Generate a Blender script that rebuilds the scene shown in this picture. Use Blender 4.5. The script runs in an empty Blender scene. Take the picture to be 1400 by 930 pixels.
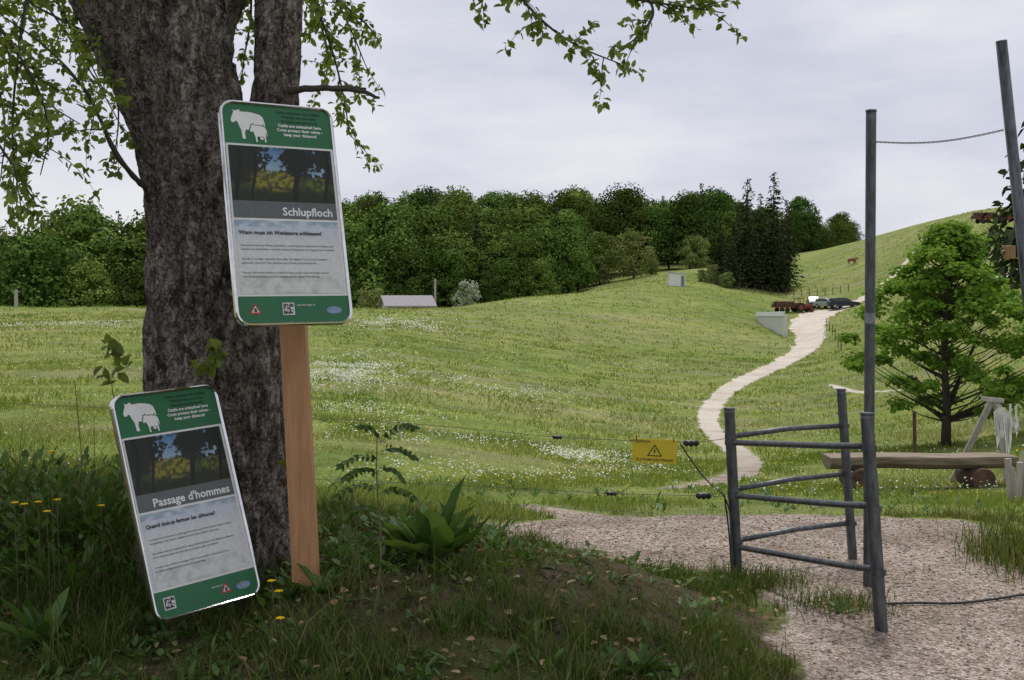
import bpy, math, random
import numpy as np
from mathutils import Vector, Matrix
random.seed(5); rng=np.random.default_rng(7)
S=bpy.context.scene
C=S.collection
F=1501.0; EYE=1.6
def W(px,py,d): return np.array([(px-700)/F*d, d, EYE+(400-py)/F*d])   # bearing/elevation survey -> metres
def GX(px,d): return (px-700)/F*d
# ---------------------------------------------------------------- noise
def _h(a,b,c,s): 
    v=np.sin(a*127.1+b*311.7+c*74.7+s*19.19)*43758.5453
    return v-np.floor(v)
def vn(x,y,z=0,s=0):
    x=np.asarray(x,float);y=np.asarray(y,float);z=np.zeros_like(x)+z
    ix,iy,iz=np.floor(x),np.floor(y),np.floor(z); fx,fy,fz=x-ix,y-iy,z-iz
    fx=fx*fx*(3-2*fx);fy=fy*fy*(3-2*fy);fz=fz*fz*(3-2*fz)
    r=0
    for dx in(0,1):
        for dy in(0,1):
            for dz in(0,1):
                r=r+_h(ix+dx,iy+dy,iz+dz,s)*(fx if dx else 1-fx)*(fy if dy else 1-fy)*(fz if dz else 1-fz)
    return r
def fbm(x,y,z=0,s=0,o=4):
    a=.5;r=0;t=0
    for i in range(o):
        r=r+a*vn(x*2**i,y*2**i,z*2**i,s+i);t+=a;a*=.5
    return r/t
def ss(a,b,x):
    t=np.clip((x-a)/(b-a),0,1);return t*t*(3-2*t)
# ---------------------------------------------------------------- terrain function
Yr=np.array([3,8,12,20,30,45,70,90,105,130,150,170,200,250,300,350,450,700,1200,4000],float)
cols={0:[0,.05,-.3,-.53,-.7,-.65,-.2,.4,.2,-3,-6,-8,-9,-8,-4,0,5,5,0,-20],
300:[0,.05,-.35,-.6,-.8,-.8,-.3,.35,.3,-3,-6,-8,-8,-6,-2,2,5,5,0,-20],
550:[0,0,-.45,-.9,-1.2,-1.3,-.7,0,.4,-1,-3,-5,-6,-2,5,10,12,8,0,-20],
700:[0,0,-.5,-1.2,-1.7,-2,-1.6,-.9,-.3,1,1.4,0,-3,0,7,12,13,8,0,-20],
850:[0,0,-.5,-1.4,-2.1,-2.6,-2.6,-2.1,-1.5,0,1.6,2.9,2.7,5,9,13,13,8,0,-20],
960:[0,0,-.54,-1.5,-2.3,-2.9,-3.1,-2.9,-2.3,-.8,.9,2.5,4.9,7,10,13,13,8,0,-20],
1020:[0,0,-.54,-1.5,-2.3,-2.9,-3.2,-3.1,-2.8,-1.9,-.3,1.2,4.2,8,11,12,10,8,-5,-20],
1060:[0,0,-.54,-1.5,-2.3,-2.9,-3.3,-3.5,-3.6,-3.2,-1.3,.3,3.8,8.5,12,12,9,8,-7,-20],
1100:[0,0,-.54,-1.5,-2.3,-2.9,-3.3,-3.4,-3.4,-2.7,-1.7,.2,3.8,9,13,12,8,0,-10,-20],
1200:[0,0,-.54,-1.3,-1.9,-2.3,-2.1,-1.9,-1.8,-1.5,-.6,2.2,7.2,15.3,16.5,14,8,0,-10,-20],
1300:[0,0,-.54,-1.22,-1.6,-1.8,-.6,1,2.3,5.6,8.6,11.6,16,19.5,20,15,8,0,-10,-20],
1400:[0,0,-.5,-1,-1.1,-1,1.5,4,6,10,13,15.2,17.6,20.5,20,15,8,0,-10,-20]}
ct=np.array([(k-700)/F for k in cols]); cz=np.array(list(cols.values()),float)
NT,NL=160,260
tg=np.linspace(-.55,.55,NT); lg=np.linspace(math.log(3),math.log(4000),NL)
tmp=np.array([np.interp(lg,np.log(Yr),r) for r in cz])
tab=np.array([[0.]*NL]*NT)
for j in range(NL): tab[:,j]=np.interp(tg,ct,tmp[:,j])
def blur(a,s,ax):
    k=np.arange(-int(3*s),int(3*s)+1);w=np.exp(-k**2/2/s/s);w/=w.sum()
    p=[(0,0),(0,0)];p[ax]=(len(k)//2,)*2
    ap=np.pad(a,p,mode='edge')
    return np.apply_along_axis(lambda m:np.convolve(m,w,'valid'),ax,ap)
tab=blur(blur(tab,2.4,1),3.2,0)
def H(x,y):
    x=np.asarray(x,float);y=np.asarray(y,float)
    yy=np.maximum(y,3.0);t=np.clip(x/yy,-.549,.549);l=np.log(np.minimum(yy,3990))
    a=(t-tg[0])/(tg[1]-tg[0]);b=(l-lg[0])/(lg[1]-lg[0])
    i=np.clip(a.astype(int),0,NT-2);j=np.clip(b.astype(int),0,NL-2);fa=a-i;fb=b-j
    z=tab[i,j]*(1-fa)*(1-fb)+tab[i+1,j]*fa*(1-fb)+tab[i,j+1]*(1-fa)*fb+tab[i+1,j+1]*fa*fb
    yb=np.interp(x,[-3,-.6,.3,3],[6.6,6.2,5.5,5.3]); ye=yb+np.interp(x,[-3,-.6,.3],[2.2,1.6,1.1])
    m=(1-ss(yb-.1,ye,y))*(1-ss(.1,1.35,x))
    lf=1-ss(-1.25,-.75,x)
    z=z+m*((.12+.2*ss(3.4,5.0,y))*(1-lf)+(.05+.25*ss(4.75,5.5,y))*lf)
    near=1-ss(9,16,y)
    z=z+near*m*.07*(fbm(x*2.3,y*2.3,s=3)-.5)*1.6+near*.012*(fbm(x*5,y*5,s=9)-.5)
    z=z+ss(10,40,y)*(1-ss(300,800,y))*.6*(fbm(x*.09,y*.07,s=4,o=4)-.5)
    return z
# ---------------------------------------------------------------- gravel masks
poly=np.array([(-.55,7.5),(.21,7.85),(.85,7.98),(1.4,8.1),(2.1,8.15),(2.67,8.0),(3.15,7.75),(3.25,7.2),(3.05,6.6),(3.1,6.1),(5.5,6.0),(6,2),(5,0),(.7,0),(.9,3),(1.1,4.3),(1.2,4.9),(1.4,5.5),(1.38,6.05),(1.2,6.3),(.87,6.4),(.46,6.65),(0,7.0)])
def segd(x,y,a,b):
    d=b-a;t=np.clip(((x-a[0])*d[0]+(y-a[1])*d[1])/(d@d),0,1)
    return np.hypot(x-a[0]-t*d[0],y-a[1]-t*d[1]),t
def sd_poly(x,y):
    dm=np.full(x.shape,1e9);ins=np.zeros(x.shape,bool);n=len(poly)
    for i in range(n):
        a,b=poly[i],poly[(i+1)%n];d,_=segd(x,y,a,b);dm=np.minimum(dm,d)
        c=((a[1]>y)!=(b[1]>y))&(x<(b[0]-a[0])*(y-a[1])/((b[1]-a[1]) if b[1]!=a[1] else 1e-9)+a[0]);ins^=c
    return np.where(ins,dm,-dm)
def smooth_path(p,n=3):
    p=np.array(p,float)
    for _ in range(n):
        q=[p[0]]
        for i in range(len(p)-1): q+= [p[i]*.75+p[i+1]*.25,p[i]*.25+p[i+1]*.75]
        q.append(p[-1]);p=np.array(q)
    return p
def pth(l): return smooth_path([(GX(a,d),d,w) for a,d,w in l],2)
paths=[pth([(905,11.8,.16),(960,13.5,.3),(1005,16,.5),(1026,19.5,.5),(1010,24,.55),(978,31,.6),(964,39,.7),(980,48,.85),(1006,57,1.05),(1052,69,1.4),(1088,85,1.9),(1110,105,2.6),(1102,128,3.8),(1112,146,4.8),(1150,153,4.0),(1185,158,2.6),(1225,166,2.0),(1270,180,1.8)]),
 pth([(1330,97,1.3),(1385,86,1.3),(1470,78,1.3)]), pth([(1135,52,.25),(1160,47,.35),(1185,45,.35),(1240,43,.3)]),
 pth([(640,9.9,.04),(690,9.4,.10),(740,8.6,.25),(800,7.9,.4)])]
def MASK(x,y):
    x=np.asarray(x,float);y=np.asarray(y,float)
    n=fbm(x*3,y*3,s=21,o=3)-.5
    m=np.full(x.shape,0.0)
    near=y<12
    if near.any():
        v=np.full(x.shape,-9.);v[near]=sd_poly(x[near],y[near]);m=np.maximum(m,np.clip(.5+(v+.3*n)/.3,0,1))
    for p in paths:
        for i in range(len(p)-1):
            a,b=p[i],p[i+1]
            sel=(y>min(a[1],b[1])-4)&(y<max(a[1],b[1])+4)
            if not sel.any(): continue
            d,t=segd(x[sel],y[sel],a[:2],b[:2]);w=a[2]+(b[2]-a[2])*t
            soft=.15+.2*w
            m[sel]=np.maximum(m[sel],np.clip(.5+(w/2-d+.45*w*n[sel])/soft,0,1))
    return m
# ---------------------------------------------------------------- mesh helpers
def npmesh(name,V,loops,starts,mat,attr=None,smooth=False,parent=None,link=True):
    me=bpy.data.meshes.new(name);V=np.ascontiguousarray(V,dtype=np.float32)
    me.vertices.add(len(V));me.vertices.foreach_set('co',V.ravel())
    me.loops.add(len(loops));me.loops.foreach_set('vertex_index',np.asarray(loops,dtype=np.int32))
    me.polygons.add(len(starts));me.polygons.foreach_set('loop_start',np.asarray(starts,dtype=np.int32))
    me.update(calc_edges=True)
    if smooth: me.polygons.foreach_set('use_smooth',np.ones(len(starts),bool))
    if attr:
        for k,v in attr.items():
            a=me.attributes.new(k,'FLOAT','POINT');a.data.foreach_set('value',np.asarray(v,dtype=np.float32))
    for m in (mat if isinstance(mat,list) else [mat]):
        if m: me.materials.append(m)
    if not link: return me
    o=bpy.data.objects.new(name,me);C.objects.link(o)
    if parent: o.parent=parent
    return o
def pym(name,V,Fs,mat,parent=None,smooth=False,bevel=0):
    me=bpy.data.meshes.new(name);me.from_pydata([tuple(map(float,v)) for v in V],[],Fs);me.update()
    if mat: me.materials.append(mat)
    if smooth: me.polygons.foreach_set('use_smooth',[True]*len(Fs))
    o=bpy.data.objects.new(name,me);C.objects.link(o)
    if parent: o.parent=parent
    if bevel:
        b=o.modifiers.new('b','BEVEL');b.width=bevel;b.segments=2;b.limit_method='ANGLE'
    return o
def empty(name,loc=(0,0,0)):
    e=bpy.data.objects.new(name,None);e.location=loc;C.objects.link(e);return e
def tube(P,R,n=10,cap=True):
    P=np.array(P,float);R=np.zeros(len(P))+R
    T=np.gradient(P,axis=0);T/=np.linalg.norm(T,axis=1)[:,None]+1e-9
    up=np.array([0.1,1,0.05]) if abs(T[0][2])>.7 else np.array([0,0,1.])
    V=[];a=np.linspace(0,2*np.pi,n,endpoint=False)
    for p,t,r in zip(P,T,R):
        u=np.cross(t,up);u/=np.linalg.norm(u)+1e-9;v=np.cross(u,t)
        V.append(p+r*(np.cos(a)[:,None]*u+np.sin(a)[:,None]*v))
    V=np.concatenate(V);Fs=[]
    for i in range(len(P)-1):
        for j in range(n):
            k=(j+1)%n;Fs.append((i*n+j,i*n+k,(i+1)*n+k,(i+1)*n+j))
    if cap: Fs.append(tuple(range(n-1,-1,-1)));Fs.append(tuple((len(P)-1)*n+j for j in range(n)))
    return V,Fs
def join(parts):
    V=[];Fs=[];o=0
    for v,f in parts:
        V.append(np.array(v,float));Fs+=[tuple(i+o for i in q) for q in f];o+=len(v)
    return np.concatenate(V),Fs
def box(c,s,rot=None):
    V=np.array([(x,y,z) for x in(-.5,.5) for y in(-.5,.5) for z in(-.5,.5)])*np.array(s)
    if rot is not None: V=V@np.array(rot).T
    return V+np.array(c),[(0,1,3,2),(4,6,7,5),(0,4,5,1),(2,3,7,6),(0,2,6,4),(1,5,7,3)]
def beam(a,b,w,t):
    a=np.array(a,float);b=np.array(b,float);d=b-a;L=np.linalg.norm(d);d/=L
    s=np.cross(d,[0,1,0]);s/=np.linalg.norm(s)+1e-9;q=np.cross(s,d)
    return box((a+b)/2,(w,t,L),np.stack([s,q,d],1))
def leafV(P,D,N,L,Wd,fold=.15):
    P=np.asarray(P);n=len(P);D=D/(np.linalg.norm(D,axis=1)[:,None]+1e-9)
    Sd=np.cross(D,N);Sd/=np.linalg.norm(Sd,axis=1)[:,None]+1e-9;N2=np.cross(Sd,D)
    L=(np.zeros(n)+L)[:,None];Wd=(np.zeros(n)+Wd)[:,None]
    pts=[(0,0,0),(.3,-.5,fold),(.7,-.38,fold*.6),(1,0,-.12),(.7,.38,fold*.6),(.3,.5,fold)]
    V=np.stack([P+D*L*a+Sd*Wd*b+N2*Wd*c for a,b,c in pts],1).reshape(-1,3)
    base=(np.arange(n)*6)[:,None]
    loops=(base+np.array([0,1,2,3,0,3,4,5])).ravel()
    return V,loops,np.arange(2*n)*4
def leaves(name,P,D,N,L,Wd,mat,rnd=None,parent=None,link=True,fold=.15):
    V,l,s=leafV(P,D,N,L,Wd,fold)
    if rnd is None: rnd=rng.random(len(P))
    return npmesh(name,V,l,s,mat,{'rnd':np.repeat(rnd,6)},parent=parent,link=link)
def unit(n):
    v=rng.normal(size=(n,3));return v/np.linalg.norm(v,axis=1)[:,None]
# ---------------------------------------------------------------- materials
def NM(name):
    m=bpy.data.materials.new(name);m.use_nodes=True;nt=m.node_tree;b=nt.nodes['Principled BSDF'];return m,nt,b
def noise(nt,scale,detail=5,rough=.6,vec=None,stretch=None):
    n=nt.nodes.new('ShaderNodeTexNoise');n.inputs['Scale'].default_value=scale;n.inputs['Detail'].default_value=detail;n.inputs['Roughness'].default_value=rough
    tc=nt.nodes.new('ShaderNodeTexCoord');src=tc.outputs['Object']
    if stretch:
        mp=nt.nodes.new('ShaderNodeMapping');mp.inputs['Scale'].default_value=stretch;nt.links.new(src,mp.inputs[0]);src=mp.outputs[0]
    nt.links.new(src,n.inputs['Vector']);return n
def ramp(nt,src,stops):
    r=nt.nodes.new('ShaderNodeValToRGB');e=r.color_ramp.elements
    e[0].position,e[0].color=stops[0][0],(*stops[0][1],1);e[1].position,e[1].color=stops[-1][0],(*stops[-1][1],1)
    for p,c in stops[1:-1]:
        q=e.new(p);q.color=(*c,1)
    nt.links.new(src,r.inputs[0]);return r
def bump(nt,src,b,strength,dist=.02):
    k=nt.nodes.new('ShaderNodeBump');k.inputs['Strength'].default_value=strength;k.inputs['Distance'].default_value=dist
    nt.links.new(src,k.inputs['Height']);nt.links.new(k.outputs[0],b.inputs['Normal'])
def mixc(nt,f,a,b,mode='MIX'):
    m=nt.nodes.new('ShaderNodeMix');m.data_type='RGBA';m.blend_type=mode
    for s,v in ((0,f),(6,a),(7,b)):
        if hasattr(v,'links') or hasattr(v,'is_output'): nt.links.new(v,m.inputs[s])
        elif s==0: m.inputs[0].default_value=v
        else: m.inputs[s].default_value=(*v,1)
    return m.outputs[2]
def MAT(name,c1,c2=None,scale=8,rough=.7,metal=0,bmp=.2,stretch=None,dist=.01):
    m,nt,b=NM(name);c2=c2 or tuple(x*.7 for x in c1)
    n=noise(nt,scale,stretch=stretch);r=ramp(nt,n.outputs[0],[(.3,c2),(.7,c1)])
    nt.links.new(r.outputs[0],b.inputs['Base Color']);b.inputs['Roughness'].default_value=rough;b.inputs['Metallic'].default_value=metal
    if bmp: bump(nt,n.outputs[0],b,bmp,dist)
    return m
def LEAF(name,cs,trans=.35,objrnd=0.0,gloss=False):
    m,nt,b=NM(name);a=nt.nodes.new('ShaderNodeAttribute');a.attribute_name='rnd'
    r=ramp(nt,a.outputs['Fac'],[(i/(len(cs)-1),c) for i,c in enumerate(cs)]);col=r.outputs[0]
    if objrnd:
        oi=nt.nodes.new('ShaderNodeObjectInfo')
        hs=nt.nodes.new('ShaderNodeHueSaturation')
        mr=nt.nodes.new('ShaderNodeMapRange');mr.inputs[3].default_value=1-objrnd;mr.inputs[4].default_value=1+objrnd
        nt.links.new(oi.outputs['Random'],mr.inputs[0]);nt.links.new(mr.outputs[0],hs.inputs['Value'])
        mh=nt.nodes.new('ShaderNodeMapRange');mh.inputs[3].default_value=.475;mh.inputs[4].default_value=.52
        mt=nt.nodes.new('ShaderNodeMath');mt.operation='FRACT';mm=nt.nodes.new('ShaderNodeMath');mm.operation='MULTIPLY';mm.inputs[1].default_value=7.31
        nt.links.new(oi.outputs['Random'],mm.inputs[0]);nt.links.new(mm.outputs[0],mt.inputs[0]);nt.links.new(mt.outputs[0],mh.inputs[0]);nt.links.new(mh.outputs[0],hs.inputs['Hue'])
        nt.links.new(col,hs.inputs['Color']);col=hs.outputs[0]
    if gloss:
        nt.links.new(col,b.inputs['Base Color']);b.inputs['Roughness'].default_value=.5;b.inputs['Specular IOR Level'].default_value=.3;src=b
    else:
        nt.nodes.remove(b);src=nt.nodes.new('ShaderNodeBsdfDiffuse');nt.links.new(col,src.inputs[0])
    out=nt.nodes['Material Output'];nt.links.new(src.outputs[0],out.inputs[0])
    if trans:
        t=nt.nodes.new('ShaderNodeBsdfTranslucent');g=mixc(nt,1.0,col,(1.3,1.3,.6),'MULTIPLY');nt.links.new(g,t.inputs[0])
        mx=nt.nodes.new('ShaderNodeMixShader');mx.inputs[0].default_value=trans
        nt.links.new(src.outputs[0],mx.inputs[1]);nt.links.new(t.outputs[0],mx.inputs[2]);nt.links.new(mx.outputs[0],out.inputs[0])
    return m
# ground
def ground_mat():
    m,nt,b=NM('meadow_and_gravel')
    n1=noise(nt,.05,6,.65);n2=noise(nt,.5,8,.75);n3=noise(nt,9,6,.75);n4=noise(nt,.12,8,.7,stretch=(.4,1.8,1))
    c1=ramp(nt,n1.outputs[0],[(.35,(.145,.20,.04)),(.5,(.19,.24,.055)),(.65,(.26,.28,.09))]).outputs[0]
    c2=ramp(nt,n2.outputs[0],[(.3,(.45,.55,.45)),(.5,(1,1,1)),(.7,(1.45,1.3,1.35))]).outputs[0]
    c=mixc(nt,1.0,c1,c2,'MULTIPLY')
    c3=ramp(nt,n3.outputs[0],[(.3,(.5,.55,.45)),(.5,(1,1,1)),(.7,(1.35,1.3,1.3))]).outputs[0]
    c=mixc(nt,1.0,c,c3,'MULTIPLY')
    f4=ramp(nt,n4.outputs[0],[(.48,(0,0,0)),(.64,(.65,.65,.65))]).outputs[0]
    c=mixc(nt,f4,c,(.27,.245,.14))
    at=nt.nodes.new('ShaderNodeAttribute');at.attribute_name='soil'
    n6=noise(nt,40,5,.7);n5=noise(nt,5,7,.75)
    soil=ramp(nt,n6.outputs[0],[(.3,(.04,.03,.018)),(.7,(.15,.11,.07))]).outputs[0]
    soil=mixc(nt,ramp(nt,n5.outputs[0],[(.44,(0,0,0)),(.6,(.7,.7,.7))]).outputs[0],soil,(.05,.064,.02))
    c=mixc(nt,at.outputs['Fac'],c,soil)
    v=nt.nodes.new('ShaderNodeTexVoronoi');v.inputs['Scale'].default_value=75;tc=nt.nodes.new('ShaderNodeTexCoord');nt.links.new(tc.outputs['Object'],v.inputs['Vector'])
    gs=nt.nodes.new('ShaderNodeSeparateColor');nt.links.new(v.outputs['Color'],gs.inputs[0])
    g1=ramp(nt,gs.outputs[0],[(0,(.22,.17,.135)),(.5,(.39,.32,.265)),(1,(.60,.53,.47))]).outputs[0]
    n7=noise(nt,1.6,7,.7);g2=ramp(nt,n7.outputs[0],[(.33,(.55,.50,.45)),(.6,(1.08,1.08,1.08))]).outputs[0]
    g=mixc(nt,1.0,g1,g2,'MULTIPLY')
    a2=nt.nodes.new('ShaderNodeAttribute');a2.attribute_name='gravel'
    ad=nt.nodes.new('ShaderNodeMath');ad.operation='MULTIPLY_ADD';nt.links.new(n3.outputs[0],ad.inputs[0]);ad.inputs[1].default_value=.9;nt.links.new(a2.outputs['Fac'],ad.inputs[2])
    mr=nt.nodes.new('ShaderNodeMapRange');mr.inputs[1].default_value=.85;mr.inputs[2].default_value=1.02;nt.links.new(ad.outputs[0],mr.inputs[0])
    a3=nt.nodes.new('ShaderNodeAttribute');a3.attribute_name='far'
    gf=mixc(nt,a3.outputs['Fac'],g,ramp(nt,n2.outputs[0],[(.35,(.48,.42,.34)),(.6,(.66,.60,.52))]).outputs[0])
    c=mixc(nt,mr.outputs[0],c,gf)
    nt.links.new(c,b.inputs['Base Color']);b.inputs['Roughness'].default_value=.95;b.inputs['Specular IOR Level'].default_value=.1
    hm=nt.nodes.new('ShaderNodeMath');hm.operation='ADD';nt.links.new(v.outputs['Distance'],hm.inputs[0]);nt.links.new(n3.outputs[0],hm.inputs[1])
    bump(nt,hm.outputs[0],b,.8,.02)
    return m
MG=ground_mat()
M_galv=MAT('galvanised_steel_weathered',(.15,.16,.17),(.06,.063,.07),40,.45,.7,.15,(1,1,.3))
M_chrome=MAT('polished_aluminium',(.8,.8,.8),(.6,.6,.6),30,.16,1,.02)
M_green=MAT('sign_green',(.010,.15,.048),(.008,.12,.038),5,.4,0,0)
M_white=MAT('white_print',(.8,.8,.78),(.7,.7,.68),9,.4,0,0)
M_black=MAT('black_plastic',(.02,.02,.022),(.012,.012,.012),20,.45,0,.05)
M_text=MAT('black_print',(.03,.03,.03),(.02,.02,.02),20,.5,0,0)
M_lime=MAT('dark_green_print',(.005,.03,.01),(.004,.025,.01),20,.5,0,0)
M_yellow=MAT('yellow_plastic',(.75,.60,.03),(.6,.46,.02),12,.45,0,.05)
M_red=MAT('red_print',(.55,.03,.02),(.45,.02,.02),12,.45,0,0)
M_redp=MAT('red_machine_paint',(.30,.045,.025),(.16,.03,.02),3,.5,0,0)
M_wood=MAT('larch_post',(.52,.28,.13),(.36,.18,.075),14,.65,0,.15,(3,3,.25))
M_oldwood=MAT('weathered_timber',(.30,.24,.17),(.13,.10,.07),10,.85,0,.5,(.4,3,3))
M_greywood=MAT('grey_timber',(.5,.47,.43),(.28,.26,.23),14,.85,0,.4,(3,3,.5))
M_log=MAT('log_bark',(.15,.085,.06),(.05,.03,.022),14,.9,0,.6)
M_conc=MAT('concrete',(.62,.62,.60),(.5,.5,.48),4,.85,0,.2)
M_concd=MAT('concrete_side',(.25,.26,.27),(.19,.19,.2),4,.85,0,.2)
M_roof=MAT('roof_sheet',(.30,.28,.29),(.22,.2,.21),3,.8,0,.1)
M_plaster=MAT('plaster',(.6,.58,.52),(.5,.48,.42),3,.85,0,.1)
M_wire=MAT('fence_wire',(.10,.11,.10),(.05,.05,.05),30,.5,.6,0)
M_cow=MAT('cow_hide',(.30,.13,.06),(.18,.07,.035),1.2,.8,0,0)
M_car=MAT('car_paint_dark',(.035,.045,.06),(.03,.04,.05),3,.3,.3,0)
M_carw=MAT('car_paint_silver',(.4,.41,.43),(.36,.37,.4),3,.3,.5,0)
M_glass=MAT('car_glass',(.10,.12,.14),(.05,.06,.07),3,.1,0,0)
M_tyre=MAT('tyre_rubber',(.02,.02,.02),(.015,.015,.015),10,.8,0,0)
M_stem=MAT('plant_stem',(.15,.14,.06),(.08,.08,.035),30,.7,0,0)
M_twig=MAT('twig_bark',(.075,.06,.045),(.035,.028,.02),30,.85,0,.3)
def bark():
    m,nt,b=NM('tree_bark')
    n=noise(nt,10,9,.72,stretch=(1.7,1.7,.6));v=nt.nodes.new('ShaderNodeTexVoronoi');v.inputs['Scale'].default_value=20;v.feature='DISTANCE_TO_EDGE'
    nb=noise(nt,7,6,.7)
    tc=nt.nodes.new('ShaderNodeTexCoord');mp=nt.nodes.new('ShaderNodeMapping');mp.inputs['Scale'].default_value=(1.5,1.5,.55)
    ds=mixc(nt,.28,tc.outputs['Object'],nb.outputs['Color']);nt.links.new(ds,mp.inputs[0]);nt.links.new(mp.outputs[0],v.inputs['Vector'])
    r=ramp(nt,n.outputs[0],[(.33,(.04,.032,.026)),(.45,(.135,.115,.098)),(.53,(.24,.21,.18)),(.66,(.44,.40,.36))]).outputs[0]
    vr=ramp(nt,v.outputs['Distance'],[(0,(.28,.26,.24)),(.08,(1,1,1))]).outputs[0]
    c=mixc(nt,1.0,r,vr,'MULTIPLY')
    n2=noise(nt,1.7,7,.7);f=ramp(nt,n2.outputs[0],[(.5,(0,0,0)),(.66,(.55,.55,.55))]).outputs[0]
    c=mixc(nt,f,c,mixc(nt,1.0,(.27,.24,.20),vr,'MULTIPLY'))
    n3=noise(nt,14,5,.7);f3=ramp(nt,n3.outputs[0],[(.6,(0,0,0)),(.65,(.6,.6,.6))]).outputs[0]
    c=mixc(nt,f3,c,(.39,.39,.34))
    nt.links.new(c,b.inputs['Base Color']);b.inputs['Roughness'].default_value=.95;b.inputs['Specular IOR Level'].default_value=.15
    ml=nt.nodes.new('ShaderNodeMath');ml.operation='MULTIPLY_ADD';nt.links.new(vr,ml.inputs[0]);ml.inputs[1].default_value=.6;nt.links.new(n.outputs[0],ml.inputs[2])
    bump(nt,ml.outputs[0],b,1,.04);return m
M_bark=bark()
L_for=LEAF('forest_leaves',[(.045,.085,.018),(.095,.155,.032),(.16,.235,.055)],0,.45)
L_con=LEAF('conifer_needles',[(.024,.036,.017),(.05,.07,.03),(.085,.105,.045)],0,.25)
L_light=LEAF('light_leaves',[(.13,.18,.05),(.19,.24,.075),(.26,.30,.11)],0,.15)
L_pale=LEAF('blossom_leaves',[(.14,.18,.08),(.35,.38,.27),(.6,.6,.5)],0,.1)
L_maple=LEAF('maple_leaves',[(.09,.18,.025),(.16,.28,.042),(.25,.38,.075)],.4)
L_main=LEAF('tree_leaves',[(.12,.165,.035),(.19,.25,.055),(.28,.34,.10)],.55,gloss=True)
L_crown=LEAF('crown_leaves',[(.12,.165,.035),(.19,.25,.055),(.28,.34,.10)],.5)
L_grass=LEAF('grass_blades',[(.04,.065,.016),(.07,.11,.024),(.105,.155,.037),(.155,.18,.06),(.28,.23,.13)],.3)
L_mead=LEAF('meadow_blades',[(.14,.20,.038),(.19,.25,.052),(.25,.295,.078),(.35,.335,.17)],.25)
L_weed=LEAF('weed_leaves',[(.04,.085,.018),(.07,.14,.028),(.12,.20,.045)],.3,gloss=True)
L_fw=LEAF('white_flowers',[(.58,.61,.48),(.75,.76,.67)],0)
L_fy=LEAF('yellow_flowers',[(.75,.48,.01),(.85,.6,.02)],0)
L_peb=LEAF('pebbles',[(.16,.12,.09),(.36,.30,.245),(.62,.56,.50)],0)
# ---------------------------------------------------------------- terrain mesh (polar sheet)
fine=np.radians(np.arange(-30,30.001,.15));rest=np.radians(np.arange(33,328,4.0))
ang=np.concatenate([fine,rest]);na=len(ang)
rr=[.8]
while rr[-1]<420: rr.append(rr[-1]*1.0125)
while rr[-1]<3900: rr.append(rr[-1]*1.06)
rr=np.array(rr);nr=len(rr)
A,R=np.meshgrid(ang,rr);X=(R*np.sin(A)).ravel();Y=(R*np.cos(A)).ravel();Z=H(X,Y);G=MASK(X,Y)
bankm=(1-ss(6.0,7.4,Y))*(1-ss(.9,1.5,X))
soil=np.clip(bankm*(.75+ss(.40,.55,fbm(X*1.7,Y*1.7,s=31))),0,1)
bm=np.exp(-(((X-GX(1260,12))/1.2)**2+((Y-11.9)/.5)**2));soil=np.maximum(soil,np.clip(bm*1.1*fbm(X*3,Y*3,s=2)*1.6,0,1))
far=ss(14,30,Y)
i,j=np.meshgrid(np.arange(nr-1),np.arange(na),indexing='ij');k=(j+1)%na
Q=np.stack([i*na+j,i*na+k,(i+1)*na+k,(i+1)*na+j],-1).reshape(-1,4)[:, ::-1]
isp=G[Q].max(1)>.02
V=np.stack([X,Y,Z],1)
def sub(name,sel):
    q=Q[sel];u,inv=np.unique(q,return_inverse=True);inv=inv.reshape(-1)
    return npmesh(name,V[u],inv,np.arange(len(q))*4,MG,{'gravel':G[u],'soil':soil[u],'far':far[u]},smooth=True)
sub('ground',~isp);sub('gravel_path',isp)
xs=np.linspace(-600,4500,200)
def hills(name,D,base,amp,col,s):
    z=(base+amp*(fbm(xs*.0009+3,xs*0,s=s,o=5)))*ss(-300,800,xs)
    z=np.maximum(z,-10);V=[];Fs=[]
    for a,b in zip(xs,z): V+=[(a,D-300,-60),(a,D,b),(a,D+600,-60)]
    for q in range(len(xs)-1): Fs+=[(q*3,q*3+3,q*3+4,q*3+1),(q*3+1,q*3+4,q*3+5,q*3+2)]
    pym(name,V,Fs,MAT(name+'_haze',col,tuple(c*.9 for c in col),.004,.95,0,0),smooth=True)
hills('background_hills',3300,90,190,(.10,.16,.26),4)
# ---------------------------------------------------------------- grass
def blades(name,x,y,h,w,mat,lean=.5,rnd=None,z0=None):
    n=len(x);z=H(x,y) if z0 is None else z0
    a=rng.random(n)*2*np.pi;b=rng.random(n)*2*np.pi
    sx,sy=np.cos(a)*w/2,np.sin(a)*w/2;lx,ly=np.cos(b)*h*lean*rng.random(n),np.sin(b)*h*lean*rng.random(n)
    P=np.stack([x,y,z-.01],1);Sd=np.stack([sx,sy,0*sx],1);Ln=np.stack([lx,ly,0*lx],1);U=np.stack([0*h,0*h,h],1)
    V=np.stack([P-Sd,P+Sd,P+U*.55+Ln*.35-Sd*.8,P+U*.55+Ln*.35+Sd*.8,P+U*.95+Ln*1.1],1).reshape(-1,3)
    base=(np.arange(n)*5)[:,None];loops=(base+np.array([0,1,3,2,2,3,4])).ravel()
    st=(np.arange(n)*7)[:,None]+np.array([0,4]);
    if rnd is None: rnd=rng.random(n)
    return npmesh(name,V,loops,st.ravel(),mat,{'rnd':np.repeat(rnd,5)})
n=240000
y=3.0+rng.random(n)**.9*5.2;x=(rng.random(n)-.5)*1.15*y
d=fbm(x*1.7,y*1.7,s=31);d2=fbm(x*4,y*4,s=51,o=3);cl=fbm(x*11,y*11,s=77,o=2)
g=MASK(x,y)
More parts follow.
